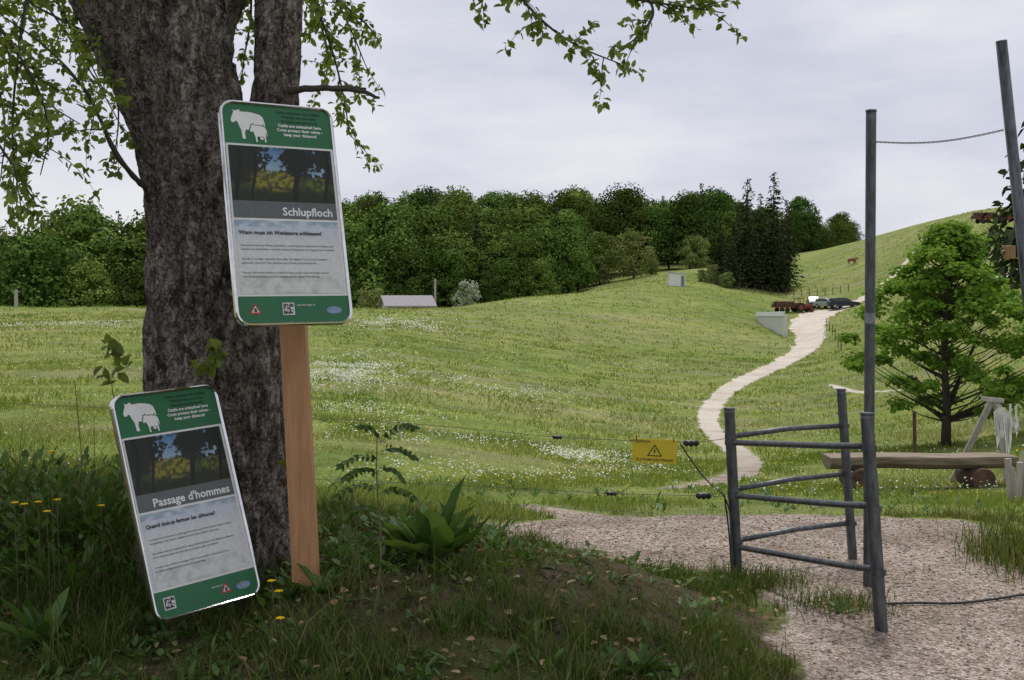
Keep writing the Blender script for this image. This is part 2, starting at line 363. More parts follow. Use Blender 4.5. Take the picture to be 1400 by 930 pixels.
keep=(g<.3+.35*(cl-.5))&(rng.random(n)<np.clip(1.1-ss(.45,.6,d)*.74,.03,1)*np.clip(ss(.36,.54,cl)+.12,0,1))
x,y,d,d2,cl=x[keep],y[keep],d[keep],d2[keep],cl[keep]
left=(1-ss(-2.3,-1.2,x))
h=(.022+.08*rng.random(len(x))**1.7)*(.45+1.2*ss(.35,.65,d2))*(1+1.1*left*(.4+ss(4.6,5.4,y)))
h*=1+1.1*(rng.random(len(x))<.04)
h*=np.where((y>5.0)&(x>-.7),.75,1.0)
blades('grass',x,y,h,.003+.0035*rng.random(len(x)),L_grass,1.0,np.clip(rng.random(len(x))**1.2*.9+(y>6.4)*.2+.12*(rng.random(len(x))<.15),0,1))
def meadow(name,n,y0,y1,hs,wk,pw):
    y=y0+(y1-y0)*rng.random(n)**pw;x=(rng.random(n)-.5)*1.08*y
    g=MASK(x,y);c=fbm(x*.8,y*.8,s=8);k=(g<.25)&(rng.random(n)<.2+ss(.35,.6,c))
    x,y,c=x[k],y[k],c[k];h=hs*(.4+rng.random(len(x)))*(.5+ss(.3,.7,c))
    c2=fbm(x*.35,y*.35,s=18)
    blades(name,x,y,h,wk*y*(.6+.8*rng.random(len(x))),L_mead,.9,np.clip(rng.random(len(x))*.7+1.5*(c2-.40),0,1))
meadow('meadow_grass',80000,7.8,22,.065,.0008,1.3)
meadow('meadow_grass',70000,20,80,.10,.0009,1.3)
meadow('meadow_grass',45000,70,230,.14,.0010,1.2)
def flowers(name,x,y,hh,size,mat,tilt=.4):
    n=len(x);z=H(x,y)+hh
    N=np.stack([rng.normal(size=n)*tilt,-.6+rng.normal(size=n)*tilt,np.ones(n)],1);D=np.cross(N,unit(n))
    leaves(name,np.stack([x,y,z],1),D,N,size,size*.9,mat,fold=.05)
fx=[];fy=[]
def patch(px,Y,sx,sy,n):
    fx.append(GX(px,Y)+rng.normal(size=n)*sx);fy.append(Y+rng.normal(size=n)*sy)
patch(455,36,1.3,4.5,3400);patch(475,42,1.2,4,1400);patch(540,75,2.6,4,1800);patch(650,17,1.5,1.2,1900);patch(760,18.5,1.3,.9,1700);patch(690,40,1.4,2.5,700);patch(80,62,2.5,2.5,600);patch(560,16,1.4,.8,700);patch(730,13,1.2,.5,500)
patch(470,23,1.4,2,800)
yy=10+60*rng.random(3600)**1.4;fx.append((rng.random(3600)-.5)*1.05*yy);fy.append(yy)
fx=np.concatenate(fx);fy=np.concatenate(fy);kk=(MASK(fx,fy)<.1)&(fy>9)&(fbm(fx*.9,fy*.6,s=61)>.45);fx,fy=fx[kk],fy[kk]
flowers('white_meadow_flowers',fx,fy,.05+.11*rng.random(len(fx)),(.0008*fy+.008)*(.5+rng.random(len(fx))),L_fw)
yy=9+40*rng.random(3600);xx=(rng.random(3600)-.5)*1.05*yy;k=(fbm(xx*.4,yy*.4,s=71)>.45)&(MASK(xx,yy)<.1);xx,yy=xx[k],yy[k]
flowers('yellow_meadow_flowers',xx,yy,.08+0*xx,.0008*yy+.006,L_fy)
# ---------------------------------------------------------------- pebbles on gravel
n=20000;y=3.9+4.3*rng.random(n);x=-.4+4.3*rng.random(n);k=MASK(x,y)>.62-.35*(rng.random(n)<.15);x,y=x[k],y[k]
n=len(x);z=H(x,y)
dirs=np.array([(1,0,0),(0,1,0),(-1,0,0),(0,-1,0),(0,0,1),(0,0,-1)],float)
sc=.003+.008*rng.random(n)**2.4;a=rng.random(n)*6.28;el=.7+.9*rng.random(n)
PV=np.zeros((n,6,3));
for q,dv in enumerate(dirs):
    ex=dv[0]*el;ey=dv[1]
    PV[:,q,0]=x+sc*(ex*np.cos(a)-ey*np.sin(a));PV[:,q,1]=y+sc*(ex*np.sin(a)+ey*np.cos(a));PV[:,q,2]=z+.002+sc*dv[2]*.6
tri=np.array([0,1,4,1,2,4,2,3,4,3,0,4,1,0,5,2,1,5,3,2,5,0,3,5])
npmesh('gravel',PV.reshape(-1,3),((np.arange(n)*6)[:,None]+tri).ravel(),np.arange(n*8)*3,L_peb,{'rnd':np.repeat(rng.random(n),6)})
# ---------------------------------------------------------------- weeds / broadleaf undergrowth
def rosette(cx,cy,nl,L,Wd,up,out,z=None):
    z=float(H(np.array([cx]),np.array([cy]))[0]) if z is None else z
    P=[];D=[];N=[]
    for q in range(nl):
        a=random.random()*6.283;e=up*(.5+.8*random.random())
        d=np.array([math.cos(a)*math.cos(e),math.sin(a)*math.cos(e),math.sin(e)])
        P.append(np.array([cx,cy,z])+d*out*random.random());D.append(d);N.append(np.array([-d[0]*d[2],-d[1]*d[2],1.0]))
    return P,D,N,[L*(.5+.8*random.random()) for _ in range(nl)],[Wd*(.6+.7*random.random()) for _ in range(nl)]
acc=[[],[],[],[],[]]
def addr(*a,**k):
    for A_,b_ in zip(acc,rosette(*a,**k)): A_.extend(b_)
for _ in range(760):
    y=3.2+3.2*random.random();x=random.uniform(-.52,.2)*y
    if random.random()<.4: x=random.uniform(-.52,-.25)*y
    if MASK(np.array([x]),np.array([y]))[0]>.2: continue
    addr(x,y,random.randint(4,9),random.uniform(.03,.07),random.uniform(.014,.03),random.uniform(.3,.9),.06)
for _ in range(150):
    y=5.0+1.8*random.random();x=random.uniform(-.52,-.29)*y
    addr(x,y,18,random.uniform(.05,.09),.035,.9,.30)
for _ in range(80):
    y=4.9+1.0*random.random();x=random.uniform(-.27,.0)*y
    addr(x,y,10,.06,.028,.8,.12)
for _ in range(120):
    y=7.9+4*random.random();x=random.uniform(-.2,.45)*y
    if MASK(np.array([x]),np.array([y]))[0]<.2: addr(x,y,6,.07,.025,.8,.07)
P,D,N,Ls,Ws=[np.array(q) for q in acc]
leaves('undergrowth_weeds',P,D,N,Ls,Ws,L_weed)
def plant(name,cx,cy,nl,L,Wd,up,out,mat=L_weed):
    P,D,N,a,b=[np.array(q) for q in rosette(cx,cy,nl,L,Wd,up,out)];N=N+.5*unit(len(P));return leaves(name,P,D,N,a,b,mat,fold=.22)
plant('dock_plant',GX(595,5.25),5.25,26,.24,.125,.95,.16)
plant('dock_plant',GX(560,5.35),5.35,14,.19,.085,.9,.12)
plant('dock_plant',GX(625,5.4),5.4,12,.18,.08,1.0,.1)
plant('dock_plant',GX(870,4.1),4.1,18,.13,.045,.7,.08)
plant('dock_plant',GX(1150,5.45),5.45,14,.07,.025,.7,.05)
plant('dock_plant',GX(60,4.7),4.7,22,.16,.05,.9,.12)
plant('dock_plant',GX(440,4.8),4.8,16,.13,.06,.6,.05)
xx=GX(1405,6.4)+rng.normal(size=900)*.13;yy=6.5+rng.normal(size=900)*.25
blades('tall_grass_clump',xx,yy,.08+.2*rng.random(900),.006+0*xx,L_grass,.6)
xx=np.concatenate([GX(1150,5.6)+rng.normal(size=500)*.13,GX(1040,6.1)+rng.normal(size=700)*.13,GX(1020,4.3)+rng.normal(size=500)*.12]);yy=np.concatenate([5.6+rng.normal(size=500)*.1,6.05+rng.normal(size=700)*.12,4.4+rng.normal(size=500)*.25])
blades('grass_tufts',xx,yy,.03+.09*rng.random(len(xx)),.005+0*xx,L_grass,.9)
bx=[W(px,py,d) for px,py,d in [(20,688,4.9),(33,690,4.9),(78,684,4.9),(64,700,4.8),(138,692,5),(371,795,4.5),(381,809,4.5),(383,846,4.2),(52,687,5),(70,618,4.9)]]
P=[];D=[];N=[];stm=[]
for p in bx:
    for q in range(5):
        a=q*1.257;P.append(p);D.append([math.cos(a),math.sin(a),.25]);N.append([0,-.2,1])
    g0=float(H(p[0:1],p[1:2])[0]);stm.append(tube([(p[0]+.02,p[1],g0),(p[0]+.01,p[1],(g0+p[2])/2),p],.0015,5))
e=empty('buttercup_flowers');leaves('petals',np.array(P),np.array(D),np.array(N),.019,.017,L_fy,parent=e)
v,f=join(stm);pym('stems',v,f,M_stem,e)
cl=[]
for _ in range(60):
    y=3.4+2.6*random.random();x=random.uniform(-.45,.22)*y;z=float(H(np.array([x]),np.array([y]))[0]);r=random.uniform(.012,.04)
    vv,ff=tube([(x,y,z-r*.5),(x,y,z-.1*r),(x,y,z+r*.35),(x,y,z+r*.5)],[r*.9,r*1.2,r*.8,r*.2],9)
    vv=vv+(rng.random(vv.shape)-.5)*r*.6;cl.append((vv,ff))
v,f=join(cl);pym('earth_clods',v,f,MAT('earth',(.11,.075,.045),(.04,.028,.018),30,.95,0,.6))
n=420;y=3.3+3*rng.random(n);x=(rng.random(n)*.75-.5)*y;N=unit(n)*.35;N[:,2]+=1;D=np.cross(N,unit(n))
leaves('fallen_leaves',np.stack([x,y,H(x,y)+.025],1),D,N,.03+.03*rng.random(n),.02+.015*rng.random(n),LEAF('dead_leaves',[(.10,.06,.03),(.22,.15,.08),(.42,.32,.2)],0))
def sapling(px,Yd,ptop,pbase):
    e=empty('rowan_sapling');b=W(px,pbase,Yd);t=W(px+12,ptop,Yd);pts=[b+(t-b)*s+np.array([.02*math.sin(s*5),0,0]) for s in np.linspace(0,1,7)]
    v,f=tube(pts,np.linspace(.006,.002,7),6);pr=[(v,f)];P=[];D=[];N=[]
    for s,ln,a in [(.98,.14,.6),(.98,.13,2.2),(.93,.13,-.3),(.88,.15,3.3),(.82,.14,-.9),(.80,.15,2.7),(.72,.16,3.4),(.70,.13,.1),(.6,.12,2.9),(.45,.08,2.8),(.3,.07,.3)]:
        o=b+(t-b)*s;dr=np.array([math.cos(a),math.sin(a)*.5,.5 if s<.97 else 1.0]);sp=[o+dr*ln*u+np.array([0,0,-.6*ln*u*u]) for u in np.linspace(0,1,8)]
        pr.append(tube(sp,.0015,5))
        for q in range(1,8):
            tdir=sp[q]-sp[q-1];tdir/=np.linalg.norm(tdir);sd=np.cross(tdir,[0,.5,1]);sd/=np.linalg.norm(sd)
            for sg in(-1,1): P.append(sp[q]);D.append(sd*sg+tdir*.6+np.array([0,0,-.15])+.15*unit(1)[0]);N.append(np.array([0,-1,.6])+.3*unit(1)[0])
        P.append(sp[-1]);D.append(tdir);N.append([0,-1,.6])
    leaves('leaflets',np.array(P),np.array(D),np.array(N),.045,.019,L_weed,parent=e)
    v,f=join(pr);pym('stem',v,f,M_stem,e)
sapling(510,4.5,600,850)
e=empty('dry_stalks');pr=[]
for px,p0,p1,d in [(490,670,830,4.5),(480,650,800,4.8),(160,640,520,5.0),(110,520,690,5),(700,700,800,5)]:
    pr.append(tube([W(px+6,max(p0,p1)+20,d),W(px,(p0+p1)/2,d),W(px-8,min(p0,p1),d)],.002,5))
v,f=join(pr);pym('stalks',v,f,M_stem,e)
# ---------------------------------------------------------------- big tree
TY=5.45
tree=empty('broadleaf_tree')
def limb(name,ctrl,n=140,rows=300,amp=1.0):
    c=smooth_path(ctrl,3);L=np.concatenate([[0],np.cumsum(np.linalg.norm(np.diff(c[:,:3],axis=0),axis=1))])
    s=np.linspace(0,L[-1],rows);P=np.stack([np.interp(s,L,c[:,q]) for q in range(4)],1)
    T=np.gradient(P[:,:3],axis=0);T/=np.linalg.norm(T,axis=1)[:,None]
    a=np.linspace(0,2*np.pi,n,endpoint=False)
    u=np.cross(T,[0,1,0]);u/=np.linalg.norm(u,axis=1)[:,None];v=np.cross(u,T)
    dirs=u[:,None,:]*np.cos(a)[None,:,None]+v[:,None,:]*np.sin(a)[None,:,None]
    base=P[:,None,:3]+dirs*P[:,3][:,None,None]
    bx_,by_,bz_=base[...,0],base[...,1],base[...,2]
    low=fbm(bx_*3.2,by_*3.2,bz_*1.6,s=5,o=3)-.5
    n1=fbm(bx_*17,by_*17,bz_*5,s=11,o=3);rid=np.abs(2*n1-1);n2=fbm(bx_*45,by_*45,bz_*22,s=12,o=3)-.5
    disp=amp*(low*.14*np.minimum(P[:,3]/.3,1)[:,None]+.055*np.minimum(rid*2.4,.5)-.02+.020*n2)
    V=base+dirs*disp[...,None]
    V=V.reshape(-1,3);i,j=np.meshgrid(np.arange(rows-1),np.arange(n),indexing='ij');k=(j+1)%n
    q=np.stack([i*n+j,i*n+k,(i+1)*n+k,(i+1)*n+j],-1).reshape(-1,4)
    return npmesh(name,V,q.ravel(),np.arange(len(q))*4,M_bark,smooth=True,parent=tree)
def T_(px,py,hw,d=TY):
    p=W(px,py,d);return (p[0],p[1],p[2],hw*d/F)
limb('trunk',[T_(297,860,135),T_(297,790,116),T_(296,700,103),T_(293,600,96),T_(291,500,93),T_(286,400,86),T_(280,300,77),T_(268,200,76),T_(240,110,82),T_(212,20,95),T_(190,-60,100),T_(150,-160,90),T_(90,-300,80),T_(0,-600,55,5.8),T_(-60,-950,30,6.2)],n=170,rows=480)
limb('stem',[T_(318,560,55,5.5),T_(340,430,52,5.5),T_(358,300,44,5.5),T_(372,180,34,5.5),T_(381,80,30,5.5),T_(380,0,31,5.5),T_(385,-120,28,5.6),T_(430,-400,24,6),T_(500,-800,14,6.6)],n=80,rows=300,amp=.5)
limb('limb_centre',[T_(250,60,60,5.6),T_(300,-60,48,5.6),T_(400,-250,38,6),T_(560,-420,28,7),T_(700,-520,16,8)],n=70,rows=160,amp=.6)
for a0,dx,dy in [(0,.55,-.15),(3,-.6,.2)]:
    bx0=GX(297,TY);zz=.30
    limb('root_%d'%a0,[(bx0+dx*.3,TY+dy*.3,zz+.25,.13),(bx0+dx*.6,TY+dy*.6,zz+.05,.10),(bx0+dx,TY+dy,zz-.06,.06),(bx0+dx*1.4,TY+dy*1.4,zz-.2,.03)],n=50,rows=60,amp=.4)
pb=[]
def tb(pts,r0,r1,n=8):
    p=smooth_path(pts,2);pb.append(tube(p+(rng.random(p.shape)-.5)*.006,np.linspace(r0,r1,len(p)),n))
tb([W(395,125,5.4),W(430,120,5.35),W(470,121,5.3),W(500,126,5.25),W(518,134,5.25)],.02,.006);tb([W(440,122,5.35),W(470,118,5.4),W(500,122,5.4)],.012,.006)
tb([W(200,258,5.2),W(180,240,5.1),W(160,215,5.0),W(140,170,4.95),W(118,120,4.9),W(85,90,4.8)],.014,.005)
LP=[];LD=[];LN=[];LSz=[]
def spray(pts,r0=.010,den=1.0,tl=.26,start=.15,droop=.5):
    p=smooth_path(pts,3);pb.append(tube(p,np.linspace(r0,.002,len(p)),6))
    seg=np.linalg.norm(np.diff(p,axis=0),axis=1);L=np.concatenate([[0],np.cumsum(seg)]);tot=L[-1]
    s=start*tot
    while s<tot:
        o=np.array([np.interp(s,L,p[:,q]) for q in range(3)])
        o2=np.array([np.interp(min(s+.03,tot),L,p[:,q]) for q in range(3)]);td=(o2-o)/(np.linalg.norm(o2-o)+1e-6)
        d=td*.6+unit(1)[0]*.9;d/=np.linalg.norm(d);ln=tl*(.4+.9*random.random());q=[o]
        for m in range(5):
            d=d+np.array([0,0,-.13*droop])+unit(1)[0]*.15;d/=np.linalg.norm(d);q.append(q[-1]+d*ln/5)
        pb.append(tube(q,np.linspace(.0028,.001,6),4,False))
        for m in range(1,6):
            for _ in range(3 if m<5 else 6):
                ld=d*.5+unit(1)[0];ld[2]-=.3;LP.append(q[m]+unit(1)[0]*.018);LD.append(ld);nn=unit(1)[0]*.9;nn[2]+=.8;nn[1]-=.3;LN.append(nn);LSz.append(random.uniform(.026,.052))
        s+=random.uniform(.035,.085)/den
S_=lambda *a:[W(*q) for q in a]
spray(S_((60,-120,4.8),(35,0,4.8),(20,110,4.7),(15,200,4.7),(30,290,4.7)),den=1.1)
spray(S_((-60,-60,4.6),(0,40,4.6),(50,110,4.6),(70,180,4.7),(55,240,4.7)),den=1.0)
spray(S_((-80,130,5),(-20,170,5),(20,230,5),(50,280,5)),den=.9,tl=.2)
spray(S_((200,258,5.2),(160,215,5),(118,120,4.9),(60,60,4.8),(0,20,4.7)),start=.3,den=.8)
spray(S_((90,-120,5.2),(120,-10,5.2),(150,80,5.2),(165,150,5.2),(155,225,5.2)),den=1,tl=.22)
spray(S_((40,-100,5.8),(80,10,5.8),(110,60,5.8),(140,120,5.8)),den=1)
spray(S_((-20,-100,5.4),(30,0,5.4),(90,30,5.4),(150,60,5.4)),den=1,tl=.2)
spray(S_((-60,-20,5.2),(-10,90,5.2),(10,170,5.2),(0,250,5.2)),den=1,tl=.2)
spray(S_((-20,-100,6.4),(60,0,6.4),(120,90,6.4),(170,180,6.4)),den=1,tl=.26)
spray(S_((-40,-40,6),(0,60,6),(60,140,6),(110,170,6)),den=1,tl=.24)
spray(S_((400,-80,5.8),(430,0,5.8),(455,70,5.8),(470,130,5.8),(478,185,5.8)),den=1.2,tl=.22)
spray(S_((420,-60,5.8),(460,0,5.9),(500,30,6),(520,60,6)),den=1.2,tl=.2)
spray(S_((340,-60,6.3),(345,20,6.3),(335,70,6.3),(330,110,6.3)),den=1.2,tl=.15)
spray(S_((400,-40,6.5),(440,30,6.5),(450,90,6.5),(440,120,6.5)),den=1.1,tl=.2)
spray(S_((410,-80,6.2),(450,-20,6.2),(480,40,6.2),(500,90,6.2)),den=1.1,tl=.2)
spray(S_((600,-160,4.8),(690,-30,4.8),(740,30,4.8),(790,65,4.8),(850,88,4.8)),r0=.009,den=1.05,tl=.17,start=.5)
spray(S_((600,-160,4.8),(640,-60,4.8),(660,0,4.8)),den=1,tl=.16,start=.4)
spray(S_((700,-200,4.9),(800,-60,4.9),(860,0,4.9),(930,8,4.9),(990,18,4.9)),den=1.0,tl=.14,start=.5)
spray(S_((780,-150,4.9),(850,-40,4.9),(900,10,4.9),(880,45,4.9),(840,75,4.9)),den=1.0,tl=.13,start=.5)
spray(S_((820,-200,5.2),(880,-80,5.2),(930,-30,5.2),(960,10,5.2)),den=.9,tl=.14,start=.5)
spray(S_((690,-120,5.2),(720,-40,5.2),(700,0,5.2)),den=1,tl=.15,start=.5)
v,f=join(pb);pym('branches',v,f,M_twig,tree,smooth=True)
for px,py in [(290,490),(275,500),(300,480),(155,480),(165,495),(150,510),(405,630)]:
    for _ in range(9):
        LP.append(W(px+random.uniform(-12,12),py+random.uniform(-12,12),5.0));q=unit(1)[0];q[1]-=.5;LD.append(q);nn=unit(1)[0]*.5;nn[1]-=.6;nn[2]+=.6;LN.append(nn);LSz.append(random.uniform(.05,.08))
LSz=np.array(LSz);leaves('leaves',np.array(LP),np.array(LD),np.array(LN),LSz,LSz*.6,L_main,parent=tree)
P=[];N=[]
for _ in range(46):
    c=unit(1)[0]*np.array([4.0,3.1,2.3])*rng.random()**.4+np.array([-.7,7.3,8.3]);r=random.uniform(.6,1.2)
    m=230;u=unit(m);P.append(c+u*r*(.5+.5*rng.random((m,1))));N.append(u+unit(m)*.6)
P=np.concatenate(P);N=np.concatenate(N);kk=P[:,2]>EYE+.30*P[:,1]+.7;P,N=P[kk],N[kk]
leaves('crown_leaves',P,np.cross(N,unit(len(P))),N,.21,.135,L_crown,parent=tree)
# ---------------------------------------------------------------- distant tree prototypes
def lobed(seed,Hh,Wd,nl,per,leaf,crown0=.12):
    r_=np.random.default_rng(seed);P=[];N=[];Rn=[]
    for q in range(nl):
        t=(q+.5)/nl;zz=crown0+(.93-crown0)*t
        prof=math.sin(math.pi*min(1,(t*.8+.16)))**.6
        a=q*2.4+r_.random();ra=Wd/2*prof*(.35+.5*r_.random())
        c=np.array([math.cos(a)*ra,math.sin(a)*ra,zz*Hh]);R_=Wd*.21*(.6+.8*r_.random())
        u=r_.normal(size=(per,3));u/=np.linalg.norm(u,axis=1)[:,None]
        u[:,2]=np.where((u[:,2]<-.3),-u[:,2]*.5,u[:,2])
        P.append(c+u*np.array([1,1,.8])*R_*(.7+.36*r_.random((per,1))));N.append(u+r_.normal(size=(per,3))*.32);Rn.append(np.clip(.45+.3*r_.normal(size=per)*.5+ .5*(r_.random()-.5)+.2*u[:,2],0,1))  # leaf tone: random, plus light painted into the upper leaves of each lobe
    P=np.concatenate(P);N=np.concatenate(N);Rn=np.concatenate(Rn)
    D=np.cross(N,r_.normal(size=N.shape));return P,D,N,Rn,leaf
def withtrunk(name,V,l,s,tv,tf,mat,rn):
    off=len(V);V=np.concatenate([V,tv]);nl0=len(l);tl=[];ts=[]
    for q in tf: ts.append(nl0+len(tl));tl+= [off+z for z in q]
    me=npmesh(name,V,np.concatenate([l,tl]),np.concatenate([s,ts]),[mat,M_twig],{'rnd':np.concatenate([np.repeat(rn,6),np.zeros(len(tv))])},link=False)
    mi=np.zeros(len(s)+len(ts),dtype=np.int32);mi[len(s):]=1;me.polygons.foreach_set('material_index',mi);return me
def proto(name,seed,Hh,Wd,nl,per,leaf,mat,crown0=.12):
    P,D,N,Rn,lf=lobed(seed,Hh,Wd,nl,per,leaf,crown0)
    V,l,s=leafV(P,D,N,lf,lf*.8)
    tv,tf=tube([(0,0,-1),(0,0,Hh*.3),(.2,0,Hh*.6)],[Hh*.022,Hh*.017,Hh*.008],7)
    return withtrunk(name,V,l,s,tv,tf,mat,Rn)
def conifer(name,seed,Hh,Rb,lev,mat,leaf=.5,bare=.06,power=.9):
    r_=np.random.default_rng(seed);P=[];D=[];N=[]
    for q in range(lev):
        t=(q+r_.random()*.5)/lev;z=Hh*(bare+(1-bare)*t);Rr=Rb*(1-t)**power*(.7+.5*r_.random())+.12
        nb=max(4,int(9*(1-t)+4))
        for b_ in range(nb):
            if r_.random()<.1: continue
            a=r_.random()*6.283;rl=Rr*(.55+.55*r_.random());ns=max(2,int(rl/leaf*2.6))
            for s_ in range(ns):
                u=(s_+r_.random())/ns;rad=rl*u
                P.append([math.cos(a)*rad+r_.normal()*.15*leaf,math.sin(a)*rad+r_.normal()*.15*leaf,z-rl*.28*u+.1*rl*u*u+r_.normal()*.12])
                aa=a+r_.normal()*.8;D.append([math.cos(aa),math.sin(aa),-.45+.4*r_.normal()]);N.append([r_.normal()*.6,r_.normal()*.6,1])
    P,D,N=map(np.array,(P,D,N));V,l,s=leafV(P,D,N,leaf*1.15,leaf*.6)
    tv,tf=tube([(0,0,-1),(0,0,Hh*.5),(0,0,Hh)],[Hh*.014,Hh*.009,.02],7)
    return withtrunk(name,V,l,s,tv,tf,mat,r_.random(len(P)))
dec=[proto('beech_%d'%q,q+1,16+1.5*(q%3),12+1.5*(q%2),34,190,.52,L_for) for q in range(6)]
spr=[conifer('spruce_%d'%q,q+40,20+q,4.0,40,L_con,.5) for q in range(3)]
lit=[proto('light_tree_%d'%q,q+70,9,9,20,190,.36,L_light,.05) for q in range(2)]
pal=[proto('blossom_bush_%d'%q,q+90,4,4.5,9,120,.25,L_pale,.05) for q in range(1)]
forest=empty('forest')
def inst(name,me,x,y,s,parent=None,rz=None,sz=None,dz=-.2):
    o=bpy.data.objects.new(name,me);C.objects.link(o);o.location=(x,y,float(H(np.array([x]),np.array([y]))[0])+dz)
    o.scale=(s,s,(sz or s));o.rotation_euler=(0,0,random.random()*6.28 if rz is None else rz)
    if parent:o.parent=parent
    return o
def row(p0,p1,Y0,Y1,step,hs,pc):
    for Yd in np.arange(Y0,Y1,step*1.15):
        px=p0
        while px<p1:
            yy=Yd+random.uniform(-.5,.5)*step;x=GX(px,yy)
            h_=hs(px) if callable(hs) else hs
            if random.random()<pc: inst('tree',random.choice(spr),x,yy,h_*random.uniform(.7,1.02),forest)
            else:
                s=h_*random.uniform(.68,1.12);inst('tree',random.choice(dec),x,yy,s,forest,sz=s*random.uniform(.88,1.08))
            px+=step*F/Yd*random.uniform(.75,1.25)
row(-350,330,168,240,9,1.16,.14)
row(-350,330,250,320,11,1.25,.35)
row(420,790,205,330,9,lambda p:float(np.interp(p,[430,600,790],[1.28,1.16,1.08])),.10)
row(790,1010,262,345,9,lambda p:float(np.interp(p,[790,900,1010],[1.06,1.0,.95])),.10)
row(1010,1165,325,370,8.5,lambda p:float(np.interp(p,[1010,1160],[.92,.72])),.08)
row(420,1100,350,390,9,1.02,.4)
for px,Yd,s in [(720,205,.75),(690,198,.6),(765,215,.9),(560,196,.9),(610,200,.85),(820,235,.65),(740,200,.5),(790,225,.6)]:
    inst('tree',random.choice(dec),GX(px,Yd),Yd,s,forest)
for px,Yd,s in [(866,232,1.1),(951,250,.85),(565,165,.55),(512,160,.75),(820,232,.7),(105,150,.6),(890,240,.55)]:
    inst('light_tree',random.choice(lit),GX(px,Yd),Yd,s,forest)
for px,Yd,s in [(638,160,1.2),(500,165,1.0),(520,162,.8),(155,150,.6),(480,160,1)]:
    inst('blossom_bush',pal[0],GX(px,Yd),Yd,s,forest)
for px,Yd,s,k,bs in [(1058,182,1.03,0,1),(1022,184,.92,1,1.1),(1040,190,.76,2,1.2),(1076,186,.76,1,1),(1008,190,.70,0,1.2),(986,183,.5,2,1.4),(1000,178,.42,1,1.5),(1030,180,.6,2,1.1),(1066,178,.5,0,1.2)]:
    o=inst('spruce_tree',spr[k],GX(px,Yd),Yd,s*bs,sz=s*.95)
for px,Yd,s in [(975,182,.35),(960,184,.25),(994,176,.3)]: inst('bush',lit[0],GX(px,Yd),Yd,s)
pine=conifer('pine',133,4.4,1.7,14,L_con,.2,.52,.5)
px,Yd=1436,24;o=inst('pine_tree',pine,GX(px,Yd),Yd,1,dz=-.1);zb=o.location.z;o.scale[2]=(W(px,165,Yd)[2]-zb)/4.4
# ---------------------------------------------------------------- near maple
def maple():
    e=empty('maple_tree');Yd=20;bx0=GX(1293,Yd);b=np.array([bx0,Yd,float(H(np.array([bx0]),np.array([Yd]))[0])-.05])
    top=W(1285,297,Yd)[2];Hh=top-b[2];pr=[];P=[];N=[];R_=random.Random(11);Rn=[]
    pr.append(tube([b,b+[.02,0,.8],b+[-.03,0,1.6],b+[.0,0,2.6],b+[-.02,0,Hh*.93]],[.10,.075,.06,.04,.012],10))
    pr.append(tube([b+[.02,0,.7],b+[.35,0.1,1.4],b+[.7,.1,2.2]],[.05,.04,.015],8))
    prof=lambda t,a:np.interp(t,[0,.1,.3,.55,.78,.92,1],[.85,1.4,1.55,1.25,.9,.45,.12])*(1+.22*math.sin(2.3*a+5*t)+.12*math.sin(5*a-9*t))
    for q in range(185):
        t=R_.random()**.85;z=.75+(Hh-.95)*t;a=R_.random()*6.283;r=prof(t,a)*(.35+.7*R_.random()**.55)
        c=b+np.array([math.cos(a)*r+.08,math.sin(a)*r,z])
        s0=b+np.array([0,0,max(.5,z-.55*r)]);mid=(s0+c)/2+np.array([0,0,-.05]);pr.append(tube([s0,mid,c],[.018*(1.2-t),.010,.003],5))
        m=int(70+70*R_.random());u=unit(m);sz=R_.uniform(.16,.34);b_=R_.random()
        P.append(c+u*np.array([1,1,.5])*sz*(.3+.8*rng.random((m,1))));nn=unit(m)*.6;nn[:,2]+=1;nn[:,1]-=.25;nn+=u*.6;N.append(nn);Rn.append(np.clip(rng.random(m)*.6+.4*b_,0,1))
    P=np.concatenate(P);N=np.concatenate(N);v,f=join(pr);pym('trunk',v,f,M_twig,e,smooth=True)
    leaves('leaves',P,np.cross(N,unit(len(P))),N,.085,.075,L_maple,parent=e,rnd=np.concatenate(Rn))
maple()
# ---------------------------------------------------------------- signs
SW,SH=.505,.98
def rrect(w,h,r,x0=0,z0=0,top=True,bot=True,n=6):
    pts=[]
    for cx,cz_,a0,rd in [(w/2-r,h/2-r,0,top),(-w/2+r,h/2-r,90,top),(-w/2+r,-h/2+r,180,bot),(w/2-r,-h/2+r,270,bot)]:
        if rd:
            for q in range(n+1):
                a=math.radians(a0+90*q/n);pts.append((x0+cx+r*math.cos(a),z0+cz_+r*math.sin(a)))
        else:
            sx=1 if a0 in(0,270) else -1;sz=1 if a0<180 else -1;pts.append((x0+sx*w/2,z0+sz*h/2))
    return pts
def flat(name,pts,y,mat,parent): return pym(name,[(a,y,b) for a,b in pts],[tuple(range(len(pts)))],mat,parent)
def picmat():
    m,nt,b=NM('printed_picture');a=nt.nodes.new('ShaderNodeVertexColor');a.layer_name='Col';n=noise(nt,60,3)
    r=ramp(nt,n.outputs[0],[(.3,(.9,.9,.9)),(.7,(1.05,1.05,1.05))]).outputs[0];c=mixc(nt,1.0,a.outputs[0],r,'MULTIPLY')
    nt.links.new(c,b.inputs['Base Color']);b.inputs['Roughness'].default_value=.35;b.inputs['Specular IOR Level'].default_value=.35;return m
M_pic=picmat()
